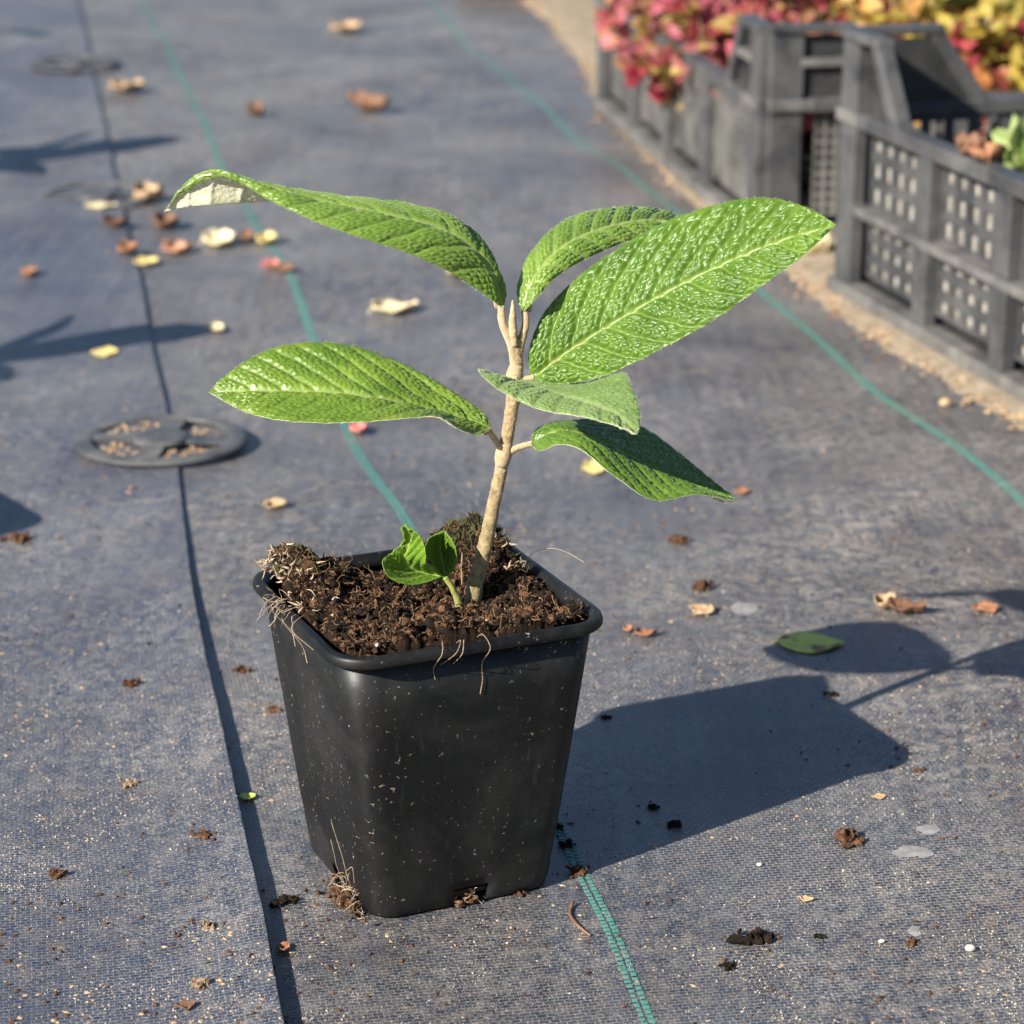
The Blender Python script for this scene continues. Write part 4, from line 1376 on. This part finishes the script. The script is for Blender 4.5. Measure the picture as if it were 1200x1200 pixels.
# dried splashes on the sheet
M_SPL = simple('dried_splash', (.15, .15, .15), (.30, .29, .28), 200, .8, .1, .0004, .3)
for i, (u, v, wp, hp, lb) in enumerate([(872, 711, 30, 15, 'oval whitish dried splash on the sheet behind the pot'), (1070, 998, 48, 14, 'long whitish dried splash on the sheet beyond the pot shadow'), (1088, 972, 26, 10, 'small whitish dried splash next to the long one'), (1071, 1090, 18, 11, 'tiny whitish dried splash above the reddish clod')]):
    p = at_z(u, v); dp = math.hypot(p[1], CAM_H)
    a, b = wp * dp / FPX / 2, hp * dp / FPX / (CAM_H / dp) / 2
    n = 28
    V = [(0, 0, .00045)]
    for k in range(n):
        th = 6.2832 * k / n
        rr = 1 + .25 * (vnoise(np.array([math.cos(th) * 1.7 + i * 9]), np.array([math.sin(th) * 1.7]), i)[0] - .5) * 2
        V.append((a * rr * math.cos(th), b * rr * math.sin(th), .0001))
    hz = gz(p[0], p[1])
    V = [(x, y, z + gz(p[0] + x, p[1] + y) - hz) for x, y, z in V]
    o = build('dried_splash', V, [(0, 1 + k, 1 + (k + 1) % n) for k in range(n)], M_SPL)
    o.location = (p[0], p[1], hz)
    tag(o, lb, 'splash')

# dry scraps in the slotted crate
for i, (t, k_, lb) in enumerate([(.185, 'brown', 'curled brown leaf scrap lying on the slotted crate rim'), (.205, 'orange', 'rusty dry leaf scrap lying on the slotted crate rim beside the brown one')]):
    q = B_FAR[:2] - B_DIR * t
    fallen('fallen_leaf', 1140, 200, 36, 22, LM[k_], lb, 500 + i, .6 + i, 1.0, pos=(q[0], q[1], .1238))

# ------------------------------------------------------------------ loose grit and crumbs over the sheets
def scatter(name, N, smin, smax, mat, label, seed, zone, flat=.7, base='oct', pw=2.0):
    r = np.random.default_rng(seed)
    u = r.uniform(-60, 1260, N); v = zone[0] + (zone[1] - zone[0]) * r.random(N) ** zone[2]
    P = np.array([at_z(a, b) for a, b in zip(u, v)])
    den = fbm(P[:, 0] * 11 + 4, P[:, 1] * 11, seed, 4) + .5 * (fbm(P[:, 0] * 60, P[:, 1] * 60, seed + 3, 2) - .4)
    keep = r.random(N) < sstep(.30, .62, den)
    P = P[keep]
    d = (P[:, :2] - POT_C) @ np.array([[ct, -st_], [st_, ct]])
    P = P[np.maximum(abs(d[:, 0]), abs(d[:, 1])) > .0345]
    s = smin + (smax - smin) * r.random(len(P)) ** pw
    z = np.array([gz(a, b) for a, b in P[:, :2]])
    C = np.c_[P[:, :2], z + s * flat * .45]
    o = lumps(name, C, s, mat, None, base, flat, .25, seed)
    tag(o, label, name.replace('_', ' ').split()[0], kind='stuff')
scatter('sand_grains', 60000, .00010, .00050, M_GRIT, 'fine pale sand grains scattered over the woven sheet', 21, (330, 1260, .55), pw=2.5)
scatter('soil_bits', 5200, .00025, .0011, M_CRUMB, 'small brown soil bits scattered over the woven sheet', 22, (60, 1260, .7), pw=2.5)
scatter('tan_bits', 4200, .0003, .0011, LM['tan'], 'small tan leaf and grit bits scattered over the woven sheet', 23, (40, 1260, .7), .35, pw=2.2)
# dry crumbs lodged in the nearest peg
r = np.random.default_rng(9)
a = r.uniform(0, 6.28, 260); q = r.uniform(.018, .034, 260)
C = np.c_[PEGS[0][0] + q * np.cos(a), PEGS[0][1] + q * np.sin(a), np.full(260, .0035)]
C[:, 2] = [gz(x, y) + .0006 for x, y in C[:, :2]]
o = lumps('peg_grit', C, r.uniform(.0003, .0012, 260), LM['tan'], None, seed=4)
tag(o, 'tan grit and leaf crumbs lodged in the peg next to the pot', 'grit', kind='stuff')
# litter along the sand edge
Es = E[20:230]
idx = np.random.default_rng(5).integers(0, len(Es), 900)
rr = np.random.default_rng(6)
P = Es[idx, :2] + rr.normal(size=(900, 2)) * [.007, .02] + [.010, 0]
C = np.array([(x, y, float(ground_h(x, y)) + .0016) for x, y in P])
o = lumps('edge_litter', C, rr.uniform(.0005, .0020, 900), LM['tan'], None, flat=.4, seed=31)
tag(o, 'tan and brown leaf crumbs along the sand edge by the crates', 'litter', kind='stuff')
o = lumps('edge_litter', C[:260] + rr.normal(size=(260, 3)) * [.01, .01, 0], rr.uniform(.0006, .0022, 260), LM['orange'], None, flat=.4, seed=32)
tag(o, 'rusty leaf crumbs along the sand edge by the crates', 'litter', kind='stuff')
